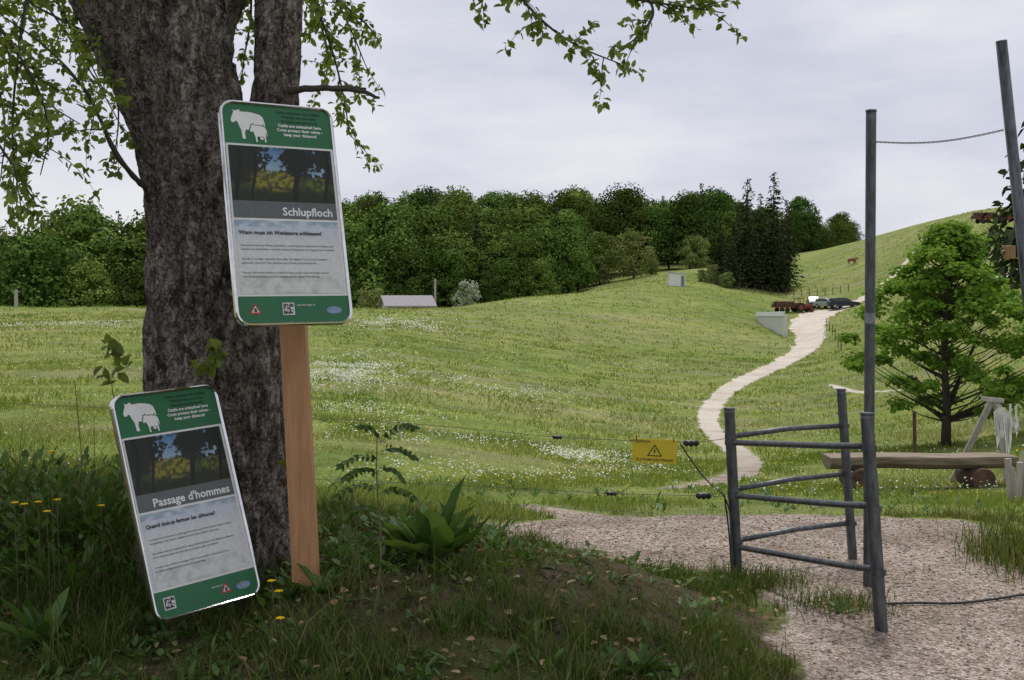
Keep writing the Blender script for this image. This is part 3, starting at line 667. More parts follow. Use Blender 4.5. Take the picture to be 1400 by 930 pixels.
def picture(name,x0,x1,z0,z1,y,fn,parent,nx=150,nz=100):
    xs_=np.linspace(x0,x1,nx+1);zs=np.linspace(z0,z1,nz+1);XX,ZZ=np.meshgrid(xs_,zs);V=np.stack([XX.ravel(),XX.ravel()*0+y,ZZ.ravel()],1)
    i,j=np.meshgrid(np.arange(nz),np.arange(nx),indexing='ij');q=np.stack([i*(nx+1)+j,i*(nx+1)+j+1,(i+1)*(nx+1)+j+1,(i+1)*(nx+1)+j],-1).reshape(-1,4)
    o=npmesh(name,V,q.ravel(),np.arange(len(q))*4,M_pic,parent=parent)
    c=fn(((XX-x0)/(x1-x0)).ravel(),((ZZ-z0)/(z1-z0)).ravel());c=np.concatenate([c,np.ones((len(c),1))],1)
    at=o.data.color_attributes.new('Col','FLOAT_COLOR','POINT');at.data.foreach_set('color',c.astype(np.float32).ravel());return o
def mixn(a,b,t): return a*(1-t[:,None])+np.array(b)*t[:,None]
def photo(u,v):
    c=mixn(np.tile([.34,.46,.56],(len(u),1)),(.10,.22,.38),ss(.5,1,v))
    n=fbm(u*9,v*7,s=3);n2=fbm(u*40,v*26,s=6,o=3)
    dark=ss(.49,.55,.5*n+.45*n2+.6*np.abs(u-.52)-.04)
    c=mixn(c,(.012,.018,.008),dark)
    hillm=1-ss(.56,.60,v+.10*np.sin(u*7+1)+.12*(n2-.5));c=mixn(c,(.035,.055,.014),hillm)
    bush=1-ss(.75,1.1,np.hypot((u-.42)/.26,(v-.52)/.18)+.9*(n2-.5));c=mixn(c,(.27,.22,.02),bush*(.15+.75*ss(.42,.6,n2)))
    b2=1-ss(.75,1.1,np.hypot((u-.86)/.16,(v-.50)/.12)+.9*(n2-.5));c=mixn(c,(.16,.16,.03),b2*.7*ss(.4,.6,n2))
    low=1-ss(.32,.46,v+.25*(n2-.5));c=mixn(c,(.015,.018,.006),low*.9)
    for cx,w in((.07,.016),(.63,.020),(.22,.010),(.93,.012)):
        c=mixn(c,(.008,.008,.006),(1-ss(w,w*1.7,np.abs(u-cx+.03*np.sin(v*6))))*1.0)
    cr=1-ss(.8,1.1,np.hypot((u-.63)/.16,(v-.82)/.25)+1.3*(n2-.5));c=mixn(c,(.010,.014,.008),cr)
    c=mixn(c,(.13,.15,.15),(v<.24)*.85)
    return c
def fieldpic(u,v):
    c=mixn(np.tile([.64,.65,.63],(len(u),1)),(.54,.59,.65),ss(.6,.9,v));n=fbm(u*14,v*10,s=8)
    c=mixn(c,(.24,.35,.43),(v>.9)*.8*ss(.35,.6,n));c=mixn(c,(.42,.45,.38),(v<.25)*ss(.4,.7,n)*.6)
    return c
def text(body,x,z,size,mat,parent,align='LEFT',bold=0,y=-.0075,name='text'):
    cu=bpy.data.curves.new(name,'FONT');cu.body=body;cu.size=size;cu.align_x=align;cu.offset=bold;cu.materials.append(mat)
    o=bpy.data.objects.new(name,cu);C.objects.link(o);o.parent=parent;o.location=(x,y,z);o.rotation_euler=(math.pi/2,0,0);cu.resolution_u=2
COW=[(0,.60),(.02,.70),(.06,.80),(.10,.90),(.08,.97),(.15,.94),(.22,.97),(.30,1.0),(.28,.93),(.40,.92),(.55,.93),(.72,.90),(.88,.86),(.98,.78),(1.03,.60),(1.05,.36),(1.01,.34),(.985,.56),(.96,.52),(.94,.36),(.96,0),(.87,0),(.84,.26),(.76,.34),(.60,.30),(.44,.32),(.40,.20),(.42,0),(.32,0),(.30,.28),(.24,.44),(.20,.56),(.15,.60),(.10,.54),(.03,.54)]
def sign(name,u,up,center,title,lines,q,para):
    e=empty(name);u=Vector(u).normalized();up=Vector(up).normalized();y_=up.cross(u).normalized();up=u.cross(y_)
    e.matrix_world=Matrix(((u.x,y_.x,up.x,center[0]),(u.y,y_.y,up.y,center[1]),(u.z,y_.z,up.z,center[2]),(0,0,0,1)))
    o=rrect(SW-.01,SH-.01,.045);n=len(o);V=[(a,-.004,b) for a,b in o]+[(a,.012,b) for a,b in o]
    pym('panel',V,[tuple(range(n)),tuple(range(2*n-1,n-1,-1))]+[(i,i+n,(i+1)%n+n,(i+1)%n) for i in range(n)],M_white,e)
    prof=[(0.0,-.012),(.005,-.017),(.011,-.015),(.014,-.006),(.014,.016),(0,.018),(-.002,-.004)]
    rings=[]
    for off,yy in prof: rings.append([(a,yy,b) for a,b in rrect(SW-.02+2*off,SH-.02+2*off,.045+off-.002)])
    V=[p for r in rings for p in r];Fs=[];m=len(rings)
    for a in range(m):
        b=(a+1)%m
        for i in range(n): k=(i+1)%n;Fs.append((a*n+i,a*n+k,b*n+k,b*n+i))
    pym('frame',V,Fs,M_chrome,e)
    w=SW-.024;h=SH-.024;T0=h/2
    hd=.185*h;flat('header',rrect(w,hd,.04,0,T0-hd/2,True,False),-.0055,M_green,e)
    ft=.115*h;flat('footer',rrect(w,ft,.04,0,-T0+ft/2,False,True),-.0055,M_green,e)
    pw=w*.96
    picture('photograph',-pw/2,pw/2,T0-.53*h,T0-.195*h,-.0056,photo,e)
    picture('info_field',-pw/2,pw/2,-T0+.125*h,T0-.54*h,-.0056,fieldpic,e,60,60)
    cs=.30*w;z0=T0-hd*.88;x0=-w/2+.03
    flat('cow_emblem',[(x0+a*cs,z0+b*cs*.92) for a,b in COW],-.0070,M_white,e)
    flat('calf_outline',[(x0+(.53+a*.56)*cs,z0-.016+b*cs*.62) for a,b in COW],-.0078,M_green,e)
    flat('calf_emblem',[(x0+(.56+a*.5)*cs,z0-.012+b*cs*.56) for a,b in COW],-.0086,M_white,e)
    for i,l in enumerate(lines):
        text(l,w*.20,T0-.028-i*.0205,.019,M_lime if i<3 else M_white,e,'CENTER',.0002 if i<3 else .0006)
    text(title,pw/2-.02,T0-.515*h,.050,M_white,e,'RIGHT',.0012,name='title')
    text(q,-pw/2+.015,T0-.605*h,.0235,M_text,e,'LEFT',.0007,name='question')
    zz=T0-.66*h
    for i,l in enumerate(para):
        text(l,-pw/2+.018,zz,.0120,M_text,e,'LEFT',0,name='paragraph');zz-=.0165
        if i in(1,3): zz-=.026
    qs=.052;qx=-.03 if 'Schl' in title else -w/2+.06;qz=-T0+ft/2;flat('qr_base',rrect(qs,qs,.002,qx,qz),-.0068,M_white,e)
    pr=[];rq=random.Random(4);c=qs*.86/15
    for a in range(15):
        for b in range(15):
            corner=(a<4 and b<4)or(a>10 and b>10)or(a<4 and b>10)
            if (corner and not(a in (1,13) and b in (1,13))) or (not corner and rq.random()<.5):
                x=qx-qs*.43+a*c;z=qz-qs*.43+b*c;pr.append(([(x,-.008,z),(x+c,-.008,z),(x+c,-.008,z+c),(x,-.008,z+c)],[(0,1,2,3)]))
    v,f=join(pr);pym('qr_code',v,f,M_text,e)
    tx=-w*.36 if 'Schl' in title else w*.18
    flat('triangle_red',[(tx-.026,qz-.02),(tx+.026,qz-.02),(tx,qz+.024)],-.0066,M_red,e);flat('triangle_inner',[(tx-.016,qz-.014),(tx+.016,qz-.014),(tx,qz+.013)],-.0078,M_white,e)
    flat('triangle_mark',[(tx-.008,qz-.012),(tx+.008,qz-.012),(tx+.003,qz+.004),(tx-.003,qz+.004)],-.009,M_text,e)
    text('wanderwege.ch' if 'Schl' in title else 'sentiers.ch',w*.10,qz+.012,.013,M_white,e,'CENTER')
    el=[(w*.36+.035*math.cos(a),qz-.008+.016*math.sin(a)) for a in np.linspace(0,6.28,20,endpoint=False)]
    flat('badge',el,-.0066,MAT('badge_blue',(.25,.35,.5),(.15,.22,.35),60,.4,0,0),e)
    return e
hl=['Kühe schützen ihre Kälber','Weiden nur auf dem','Wanderweg betreten','Cattle are unleashed here','Cows protect their calves -','keep your distance!']
cU=W(391,291,4.70)
sign('information_sign',(136.6,85,1),(-41,62,304.5),cU,'Schlupfloch',hl,'Wann muss ich Weidetore schliessen?',['Überqueren Sie eine Weide mit Rindern, so schliessen Sie bitte jedes Weidetor und','beachten Sie die Schilder sowie die nächsten Wegweiser am Wegrand der Gemeinde.','Sind die Tore offen, lassen Sie diese offen. Ein offenes Tor wird vom Landwirt','gebraucht, damit die Tiere zwischen den Weiden wechseln können.','Können Sie Hunde mitführen, halten Sie diese an der Leine und folgen Sie nur','den möglichen Wegen und Durchgängen auf der ganzen Wanderung.'])
cL=W(255,680,4.84)
sign('information_sign',(107.5,110,8),(-81,59,281),cL,"Passage d'hommes",hl,'Quand dois-je fermer les clôtures?',['Lorsque vous traversez un pâturage avec des bovins, fermez les portails et suivez','la signalisation du chemin pédestre au bord de la clôture commune.','Les vaches mères protègent leurs veaux, gardez toujours une distance suffisante','et ne caressez jamais un veau dans le troupeau sans surveillance.','Lorsque vous utilisez ce passage, restez sur le sentier et tenez les chiens','en laisse pendant toute la traversée du pâturage.'])
e=empty('wooden_sign_post')
v,f=beam(W(419,800,4.93),W(388,180,5.0),.115,.07);pym('post',v,f,M_wood,e,bevel=.004)
# ---------------------------------------------------------------- kissing gate
gate=empty('kissing_gate')
def gz(x,y): return float(H(np.array([x]),np.array([y]))[0])
def pipe(a,b,r,name,cap=True):
    a=np.array(a);b=np.array(b);v,f=tube([a,a+(b-a)*.02,(a+b)/2,b-(b-a)*.02,b],[r,r,r,r,r],16);o=pym(name,v,f,M_galv,gate);
    for p in o.data.polygons: p.use_smooth=len(p.vertices)==4
    return o
Ab=W(1009,782,6.29);At=W(997,559,6.25);Bb=W(1168,772,6.6);Bt=W(1150,533,6.6);Db=W(1207,866,5.2);Dt=W(1185,566,5.25);Tb=W(1187,803,6.0);Tt=W(1191,152,5.95)
pipe(Ab-[0,0,.1],At,.030,'post_left');pipe(Bb-[0,0,.1],Bt,.027,'post_back');pipe(Db-[0,0,.1],Dt,.031,'post_front');pipe(Tb-[0,0,.1],Tt,.028,'post_tall')
def on(a,b,z): t=(z-a[2])/(b[2]-a[2]);return a+(b-a)*t
for zA,zD,zB in [(.745,.86,.80),(.44,.575,.51),(.145,.275,.215)]:
    a=on(Ab,At,zA);d=on(Db,Dt,zD);b=on(Bb,Bt,zB)
    d=np.array([d[0]-.02,d[1]+.05,zD]);m=a+(d-a)*.82+np.array([0,-.03,.0])
    pts=smooth_path([a,a+(d-a)*.45+[0,-.015,0],m,d],3);v,f=tube(pts,.0165,12);pym('rail_front',v,f,M_galv,gate,smooth=True)
    v,f=tube([a+[0,0,.035],(a+b)/2+[0,0,.03],b],.0155,12);pym('rail_back',v,f,M_galv,gate,smooth=True)
    for p,r in((a,.036),(a+np.array([0,0,.035]),.036),(b,.033),(d+np.array([.02,-.05,0]),.037)):
        v,f=tube([p-[0,0,.014],p+[0,0,.014]],r,14);pym('clamp',v,f,M_galv,gate)
for p,r in((At,.030),(Bt,.027),(Dt,.031),(Tt,.028)):
    v,f=tube([p-[0,0,.004],p+[0,0,.006]],r+.002,16);pym('cap',v,f,M_galv,gate)
p=on(Tb,Tt,1.6-( 435-400)/F*6);v,f=tube([p-[0,0,.03],p+[0,0,.03]],.0295,14);pym('sticker',v,f,MAT('worn_label',(.3,.31,.33),(.12,.12,.13),60,.6,0,0),gate)
g2=empty('steel_post');a=W(1450,836,5.5);b=W(1369,56,5.5);v,f=tube([a-[0,0,.1],(a+b)/2,b],.027,16);pym('tube',v,f,M_galv,g2,smooth=True)
o=W(1380,345,5.46);v,f=join([box(o,(.045,.045,.065)),tube([o+[-.04,0,.0],o+[.02,0,0]],.012,8),tube([o+[-.025,-.03,.03],o+[-.025,-.03,-.04]],.009,8)]);pym('insulator',v,f,MAT('amber_plastic',(.28,.18,.06),(.2,.12,.04),10,.4,0,0),g2,bevel=.004)
w1=W(1196,194,5.95);w2=W(1372,178,5.5);pts=[];pts2=[]
for s in np.linspace(0,1,70):
    p=w1+(w2-w1)*s+np.array([0,0,-.03*math.sin(math.pi*s)]);pts.append(p+np.array([0,.004*math.cos(s*90),.004*math.sin(s*90)]));pts2.append(p-np.array([0,.004*math.cos(s*90),.004*math.sin(s*90)]))
v,f=join([tube(pts,.0022,5),tube(pts2,.0022,5)]);pym('wire_strand',v,f,M_wire)
# electric fence
fe=empty('electric_fence');pr=[]
def catl(pts,r=.0018):
    P=smooth_path(pts,2);pr.append(tube(P,r,5))
u0=on(Ab,At,.77);l0=on(Ab,At,.43)
catl([u0,W(945,606,6.45),W(850,602,6.8),W(762,598,7.2)]);catl([W(762,598,7.2),W(600,582,7.8),W(480,574,8.2),W(200,560,9),W(-150,545,10)])
catl([l0,W(962,678,6.4),W(836,675,6.8)]);catl([W(836,675,6.8),W(600,662,7.6),W(430,655,8.2),W(-150,640,10)])
catl([W(1000,705,6.3),W(900,703,6.6),W(700,690,7.3)],.001)
v,f=join(pr);pym('wires',v,f,M_wire,fe)
pr=[]
catl([W(930,607,6.42),W(945,630,6.4),W(968,660,6.35),W(990,676,6.27),W(998,700,6.25)],.0045);catl([W(990,676,6.25),W(996,720,6.24),W(999,760,6.24),W(1000,786,6.24)],.005)
v,f=join(pr);pym('cables',v,f,M_black,fe)
pr=[]
for px,py,d,s in [(945,606,6.44,1),(962,678,6.39,1),(836,675,6.8,.7),(762,598,7.2,.7)]:
    p=W(px,py,d);L=.045*s
    pr.append(tube([p-[L,0,-.004],p-[L*.6,0,0],p-[L*.3,0,0],p+[0,0,0],p+[L*.3,0,0],p+[L*.7,0,0],p+[L,0,-.004]],[.010*s,.022*s,.014*s,.025*s,.014*s,.022*s,.009*s],10))
v,f=join(pr);pym('insulators',v,f,M_black,fe,smooth=True)
ws=empty('electric_fence_warning_sign');c=W(895,617,6.5);ws.location=c;ws.rotation_euler=(0,math.radians(1.5),math.radians(-8))
v=rrect(.262,.142,.008);n=len(v);V_=[(a,-.002,b) for a,b in v]+[(a,.002,b) for a,b in v];pym('plate',V_,[tuple(range(n)),tuple(range(2*n-1,n-1,-1))]+[(i,i+n,(i+1)%n+n,(i+1)%n) for i in range(n)],M_yellow,ws)
flat('triangle_outer',[(-.045,-.030),(.045,-.030),(0,.042)],-.0035,M_text,ws);flat('triangle_inner',[(-.034,-.024),(.034,-.024),(0,.030)],-.0045,M_yellow,ws)
flat('bolt',[(.006,.020),(-.010,0),(-.001,0),(-.008,-.020),(.010,.004),(.001,.004)],-.0055,M_text,ws)
text('ATTENTION',-.088,.048,.022,M_text,ws,'CENTER',.0003,-.004);text('CLOTURE ELECTRIQUE',.0,-.058,.021,M_text,ws,'CENTER',.0004,-.004)
v,f=join([tube([(-.11,-.003,.06),(-.11,.0,.09)],.003,6),tube([(.11,-.003,.06),(.11,0,.08)],.003,6)]);pym('clips',v,f,M_black,ws)
pts=[]
for px,py in [(1212,829),(1260,827),(1300,829),(1350,824),(1420,813),(1520,805)]:
    Yd=EYE*F/(py-400);x=GX(px,Yd);pts.append((x,Yd,gz(x,Yd)+.012))
P=smooth_path(pts,2);v,f=tube(P,.007,8);pym('rubber_hose',v,f,M_black,smooth=True)
# ---------------------------------------------------------------- log bench
be=empty('log_bench');Yd=12.0;x0,x1=GX(1130,Yd),GX(1383,Yd);zt=EYE-(622-400)/F*Yd
V_=[];Fs=[];xs2=np.linspace(x0,x1,24);prf=[(-.17,0),(-.175,-.03),(-.165,-.09),(-.11,-.14),(0,-.165),(.11,-.14),(.165,-.09),(.175,-.03),(.17,0)]
for i_,x in enumerate(xs2):
    for a,b in prf: V_.append((x,Yd+a+.006*math.sin(x*9+b*30),zt+b*.92+.006*math.sin(x*5)))
m=len(prf)
for i_ in range(len(xs2)-1):
    for k_ in range(m):
        kk_=(k_+1)%m;Fs.append((i_*m+k_,i_*m+kk_,(i_+1)*m+kk_,(i_+1)*m+k_))
Fs+= [tuple(range(m-1,-1,-1)),tuple((len(xs2)-1)*m+q for q in range(m))]
pym('seat',V_,Fs,M_oldwood,be,bevel=.008)
for px in(1172,1333):
    x=GX(px,Yd);g_=gz(x,Yd);r=(zt-.14-g_)/2+.03;v,f=tube([(x,Yd-.24,g_+r-.03),(x,Yd-.22,g_+r-.03),(x,Yd+.22,g_+r-.03),(x,Yd+.24,g_+r-.03)],[r*.93,r,r*.97,r*.9],18)
    pym('support_log',v,f,M_log,be,smooth=False)
v,f=tube([W(1250,562,13),W(1251,640,13)],.022,8);pym('thin_fence_post',v,f,M_log)
tr=empty('wooden_trestle');pr=[]
for a,b,w_ in [((1318,625,12.8),(1357,546,12.6),.07),((1374,640,12.6),(1361,545,12.6),.06),((1360,548,12.6),(1392,590,12.3),.05),((1316,632,13.2),(1352,552,12.8),.05)]:
    A_,B_=W(*a),W(*b)
    if a[1]>600:
        d_=A_-B_;t_=(gz(A_[0],A_[1])-.05-B_[2])/d_[2];A_=B_+d_*t_
    pr.append(beam(A_,B_,w_,.03))
pr.append(beam(W(1342,545,12.55),W(1372,548,12.55),.05,.04))
v,f=join(pr);pym('planks',v,f,M_greywood,tr,bevel=.004)
pr=[]
for k_ in range(14):
    x,y,z=W(1362+random.uniform(-4,30),552+random.uniform(0,30),12.3);L=random.uniform(.2,.45);wd=random.uniform(.03,.09)
    pr.append(([(x,y,z),(x+wd,y,z+.01),(x+wd*1.3,y+.03,z-L*.6),(x+wd*.4,y-.02,z-L)],[(0,1,2,3)]))
v,f=join(pr);pym('torn_tape',v,f,M_white,tr)
st=empty('split_wood_stump');o=W(1392,690,9.6);g_=gz(o[0],o[1]);pr=[]
for k_ in range(6):
    a=k_*1.05;pr.append(beam((o[0]+.06*math.cos(a),o[1]+.05*math.sin(a),g_-.05),(o[0]+.13*math.cos(a)+.04,o[1]+.1*math.sin(a),g_+.28+.16*random.random()),.05,.03))
v,f=join(pr);pym('splinters',v,f,M_greywood,st)
# ---------------------------------------------------------------- far structures
def house(name,px,Yd,L,D_,ztop,zeave,rot,wall,roof):
    e=empty(name);x=GX(px,Yd);g_=gz(x,Yd)-.5;e.location=(x,Yd,0);e.rotation_euler=(0,0,rot)
    v,f=box((0,0,(g_+zeave)/2),(L,D_,zeave-g_));pym('walls',v,f,wall,e)
    o=.5;V_=[(-L/2-o,-D_/2-o,zeave-.15),(L/2+o,-D_/2-o,zeave-.15),(L/2+o,0,ztop),(-L/2-o,0,ztop),(-L/2-o,D_/2+o,zeave-.15),(L/2+o,D_/2+o,zeave-.15)]
    V_+= [(a,b,c+.18) for a,b,c in V_];pym('roof',V_,[(0,3,2,1),(3,4,5,2),(6,7,8,9),(9,8,11,10),(0,1,7,6),(4,10,11,5),(0,6,9,3),(3,9,10,4),(1,2,8,7),(2,5,11,8)],roof,e)
    pym('gables',[(-L/2,-D_/2,zeave),(-L/2,D_/2,zeave),(-L/2,0,ztop-.1),(L/2,-D_/2,zeave),(L/2,D_/2,zeave),(L/2,0,ztop-.1)],[(0,2,1),(3,4,5)],wall,e)
    pr=[box((a,-D_/2-.02,zeave-1.2),(.8,.05,.8)) for a in(-L*.3,0,L*.3)];pr.append(box((L*.15,-D_/2-.03,g_+1.2),(1.2,.05,2.2)));v,f=join(pr);pym('windows_and_door',v,f,M_glass,e)
house('barn',556,140,5.6,6,1.05,-.1,math.radians(14),M_plaster,M_roof)
e=empty('white_shed');Yd=172;x=GX(925,Yd);g_=gz(x,Yd);e.location=(x,Yd,g_)
v,f=box((0,0,.95),(2.4,2,2.1));pym('walls',v,f,MAT('shed_white',(.8,.8,.78),(.7,.7,.68),2,.7,0,0),e)
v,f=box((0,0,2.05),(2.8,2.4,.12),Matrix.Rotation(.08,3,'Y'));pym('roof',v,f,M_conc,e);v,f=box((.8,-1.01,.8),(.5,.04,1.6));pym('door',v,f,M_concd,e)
for px,p0,p1,Yd in [(595,381,418,142),(22,396,422,88)]:
    x=GX(px,Yd);v,f=join([tube([(x,Yd,gz(x,Yd)-.3),(x,Yd,W(px,p0,Yd)[2])],[.16,.12],8),tube([(x-.3,Yd,W(px,p0+3,Yd)[2]),(x+.3,Yd,W(px,p0+3,Yd)[2])],.04,6)]);pym('utility_pole',v,f,M_greywood)
pr=[]
for s in np.linspace(0,1,16):
    x=GX(1000+160*s,176-6*s);y=176-6*s;g_=gz(x,y);pr.append(tube([(x,y,g_-.2),(x,y,g_+1.1)],.06,6))
for s in np.linspace(0,1,6):
    y=125-45*s;x=GX(1130+20*s,y);g_=gz(x,y);pr.append(tube([(x,y,g_-.2),(x,y,g_+1.0)],.04,6))
v,f=join(pr);pym('pasture_fence_posts',v,f,M_log)
e=empty('concrete_underpass_wall')
a=W(1034,431,134);b=W(1072,431,112);g0=gz(a[0],a[1])-1;g1=gz(b[0],b[1])-1
dv=(b-a);nv=np.array([dv[1],-dv[0],0]);nv=-nv/np.linalg.norm(nv) if nv[0]<0 else nv/np.linalg.norm(nv)
th=.35*nv
V_=[a,b,[b[0],b[1],g1],[a[0],a[1],g0]];V_=[np.array(q) for q in V_];V_+= [q+th for q in V_]
pym('wing_wall',V_,[(0,1,2,3),(7,6,5,4),(0,4,5,1),(1,5,6,2),(2,6,7,3),(3,7,4,0)],M_conc,e)
c0=b+np.array([1.6,9,0]);
V_=[b+th,c0+th,[c0[0]+th[0],c0[1]+th[1],g1-1],[b[0]+th[0],b[1]+th[1],g1-1]];V_=[np.array(q) for q in V_];V_+= [q+np.array([-.3,.05,0]) for q in V_]
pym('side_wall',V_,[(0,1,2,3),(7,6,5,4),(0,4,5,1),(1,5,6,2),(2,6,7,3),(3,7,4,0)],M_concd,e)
pr=[beam(a+[0,0,.12],b+[0,0,.12],.5,.12)];v,f=join(pr);pym('coping',v,f,M_conc,e)
# ---------------------------------------------------------------- vehicles
def ext(pts,w):
    n=len(pts);V_=[(a,-w,b) for a,b in pts]+[(a,w,b) for a,b in pts];return V_,[tuple(range(n-1,-1,-1)),tuple(range(n,2*n))]+[(i,(i+1)%n,(i+1)%n+n,i+n) for i in range(n)]
def car(name,px,Yd,rot,paint):
    e=empty(name);x=GX(px,Yd);e.location=(x,Yd,gz(x,Yd));e.rotation_euler=(0,0,rot)
    low=[(-2.15,.35),(-2.2,.7),(-2.1,.95),(-1.1,1.0),(1.0,1.0),(1.9,.88),(2.15,.7),(2.18,.35)]
    v,f=ext(low,.87);pym('body',v,f,paint,e,bevel=.08)
    cab=[(-2.0,.98),(-1.75,1.42),(-.9,1.5),(.2,1.46),(1.0,.98)];v,f=ext(cab,.74);pym('cabin',v,f,paint,e,bevel=.06)
    for s in(-1,1):
        V_=[(-1.8,s*.75,1.02),(-1.62,s*.75,1.36),(-.85,s*.75,1.42),(.1,s*.75,1.39),(.75,s*.75,1.02)];pym('side_glass',V_,[tuple(range(5)) if s>0 else tuple(range(4,-1,-1))],M_glass,e)
        for wx in(-1.35,1.35):
            v,f=tube([(wx,s*.70,.33),(wx,s*.89,.33)],.33,18);pym('wheel',v,f,M_tyre,e)
            v,f=tube([(wx,s*.88,.33),(wx,s*.905,.33)],.19,12);pym('hub',v,f,M_carw,e)
    pym('windscreen',[(1.02,-.66,1.0),(1.02,.66,1.0),(.24,.62,1.45),(.24,-.62,1.45)],[(0,1,2,3)],M_glass,e)
    v,f=join([box((2.14,s*.62,.72),(.1,.3,.14)) for s in(-1,1)]);pym('headlights',v,f,M_white,e)
def tractor(px,Yd,rot,sc=1.0,trailer=True):
    e=empty('red_tractor');x=GX(px,Yd);e.location=(x,Yd,gz(x,Yd));e.rotation_euler=(0,0,rot);e.scale=(sc,)*3
    v,f=ext([(.1,.55),(.1,1.25),(1.5,1.2),(1.75,1.0),(1.75,.55)],.38);pym('bonnet',v,f,M_redp,e,bevel=.05)
    v,f=ext([(-1.1,.6),(-1.15,1.3),(-.9,1.4),(.1,1.3),(.1,.6)],.55);pym('chassis',v,f,M_redp,e,bevel=.05)
    v,f=join([beam((a,b,1.3),(a*.9,b*.9,2.05),.08,.08) for a in(-1,.05) for b in(-.5,.5)]+[box((-.45,0,2.1),(1.3,1.15,.1))]);pym('cab',v,f,M_redp,e)
    for wx,r,wy in((-.7,.72,.75),(1.35,.42,.62)):
        for s in(-1,1):
            v,f=tube([(wx,s*(wy-.15),r),(wx,s*(wy+.15),r)],r,18);pym('tyre',v,f,M_tyre,e);v,f=tube([(wx,s*(wy+.14),r),(wx,s*(wy+.17),r)],r*.5,12);pym('rim',v,f,M_redp,e)
    if trailer:
        t=empty('log_trailer');t.location=(x,Yd,gz(x,Yd));t.rotation_euler=(0,0,rot);t.scale=(sc,)*3
        v,f=join([box((-3.4,0,.75),(3.2,1.5,.12)),beam((-1.9,0,.7),(-1.1,0,.6),.1,.1)]+[box((a,b,1.15),(.08,.08,.8)) for a in(-4.8,-3.4,-2.0) for b in(-.7,.7)]);pym('frame',v,f,M_redp,t)
        lg_=[tube([(-5.1+random.random()*.3,-.5+.33*k_,.98+.26*r_),(-1.8+random.random()*.3,-.5+.33*k_,.98+.26*r_)],.16,10) for r_ in range(3) for k_ in range(4-r_)];v,f=join(lg_);pym('logs',v,f,M_log,t)
        for s in(-1,1):
            for wx in(-3.9,-3.0): v,f=tube([(wx,s*.62,.36),(wx,s*.82,.36)],.36,16);pym('wheel',v,f,M_tyre,t)
car('parked_car',1154,151,math.radians(-6),M_car);car('parked_car',1133,154,math.radians(-60),M_carw)
car('parked_car',1112,158,math.radians(-100),M_car)
tractor(1096,150,math.radians(20),.9);tractor(1374,141,math.radians(4),.85)
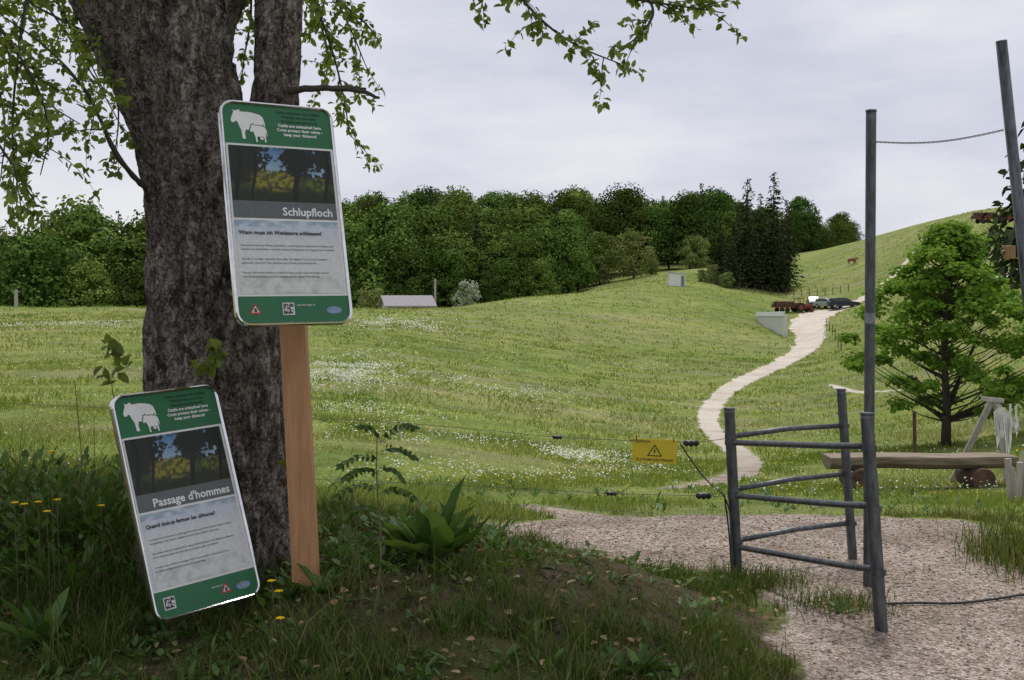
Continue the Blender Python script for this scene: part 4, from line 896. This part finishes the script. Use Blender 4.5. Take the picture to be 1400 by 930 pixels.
# ---------------------------------------------------------------- cow
def cowmesh():
    me=bpy.data.meshes.new('cow');pts=[(-.75,0,1.08,.30),(-.3,0,1.0,.38),(.2,0,.98,.40),(.6,0,1.05,.34)]
    ed=[(0,1),(1,2),(2,3)]
    def add(p,pa): pts.append(p);ed.append((pa,len(pts)-1));return len(pts)-1
    nk=add((.98,0,1.15,.2),3);hd=add((1.25,0,1.25,.15),nk);add((1.55,0,1.1,.10),hd)
    for s in(-1,1):
        a=add((-.78,s*.2,.8,.17),0);b=add((-.66,s*.21,.55,.12),a);c=add((-.82,s*.2,.35,.075),b);d=add((-.78,s*.2,.08,.07),c);add((-.72,s*.2,.0,.07),d)
        a=add((.62,s*.2,.7,.14),3);b=add((.60,s*.19,.38,.08),a);c=add((.6,s*.19,.08,.065),b);add((.66,s*.19,0,.07),c)
        add((pts[hd][0]-.05,s*.24,pts[hd][2]+.05,.035),hd)
        q=add((pts[hd][0]+.02,s*.10,pts[hd][2]+.16,.03),hd)
    t=add((-1.05,0,1.05,.04),0);t=add((-1.10,0,.7,.03),t);add((-1.10,0,.45,.05),t)
    me.from_pydata([p[:3] for p in pts],ed,[]);o=bpy.data.objects.new('tmp',me);C.objects.link(o)
    o.modifiers.new('s','SKIN')
    for i_,p in enumerate(pts): me.skin_vertices[0].data[i_].radius=(p[3],p[3])
    me.skin_vertices[0].data[0].use_root=True
    sb=o.modifiers.new('u','SUBSURF');sb.levels=1;sb.render_levels=1
    dg=bpy.context.evaluated_depsgraph_get();r=bpy.data.meshes.new_from_object(o.evaluated_get(dg));bpy.data.objects.remove(o)
    r.materials.clear();r.materials.append(M_cow);r.polygons.foreach_set('use_smooth',[True]*len(r.polygons));return r
try:
    x=GX(1165,205);o=bpy.data.objects.new('cow',cowmesh());C.objects.link(o);o.location=(x,205,gz(x,205));o.rotation_euler=(0,0,.3);o.scale=(.9,)*3
except Exception as ex: print('COWERR',ex)
# ---------------------------------------------------------------- light, sky, camera
el,az=math.radians(63),math.radians(14)
sd=bpy.data.lights.new('sun','SUN');sd.energy=2.5;sd.angle=math.radians(10);sd.color=(1,.965,.90)
so=bpy.data.objects.new('sun',sd);C.objects.link(so);dv=Vector((-math.sin(az)*math.cos(el),-math.cos(az)*math.cos(el),-math.sin(el)));so.rotation_euler=dv.to_track_quat('-Z','Y').to_euler();so.location=(10,20,40)
w=bpy.data.worlds.new('World');S.world=w;w.use_nodes=True;nt=w.node_tree;bg=nt.nodes['Background'];bg.inputs[1].default_value=.1
sk=nt.nodes.new('ShaderNodeTexSky');sk.sky_type='NISHITA';sk.sun_disc=False;sk.sun_elevation=el;sk.sun_rotation=az
tc=nt.nodes.new('ShaderNodeTexCoord');mp=nt.nodes.new('ShaderNodeMapping');mp.inputs['Scale'].default_value=(1.2,1.2,4.2);nt.links.new(tc.outputs['Generated'],mp.inputs[0])
n=nt.nodes.new('ShaderNodeTexNoise');n.inputs['Scale'].default_value=2.4;n.inputs['Detail'].default_value=8;n.inputs['Roughness'].default_value=.58;nt.links.new(mp.outputs[0],n.inputs['Vector'])
r=ramp(nt,n.outputs[0],[(.36,(6.2,6.3,7.3)),(.5,(7.3,7.35,8.2)),(.62,(8.3,8.3,8.7))])
c=mixc(nt,.92,sk.outputs[0],r.outputs[0]);nt.links.new(c,bg.inputs[0])
cd=bpy.data.cameras.new('camera');co=bpy.data.objects.new('camera',cd);C.objects.link(co);co.location=(0,0,EYE);co.rotation_euler=(math.pi/2,0,0)
cd.lens=36*F/1400;cd.sensor_width=36;cd.shift_y=-65/1400;cd.clip_end=9000;cd.clip_start=.05;S.camera=co
S.view_settings.view_transform='Standard';S.view_settings.look='None';S.view_settings.exposure=0
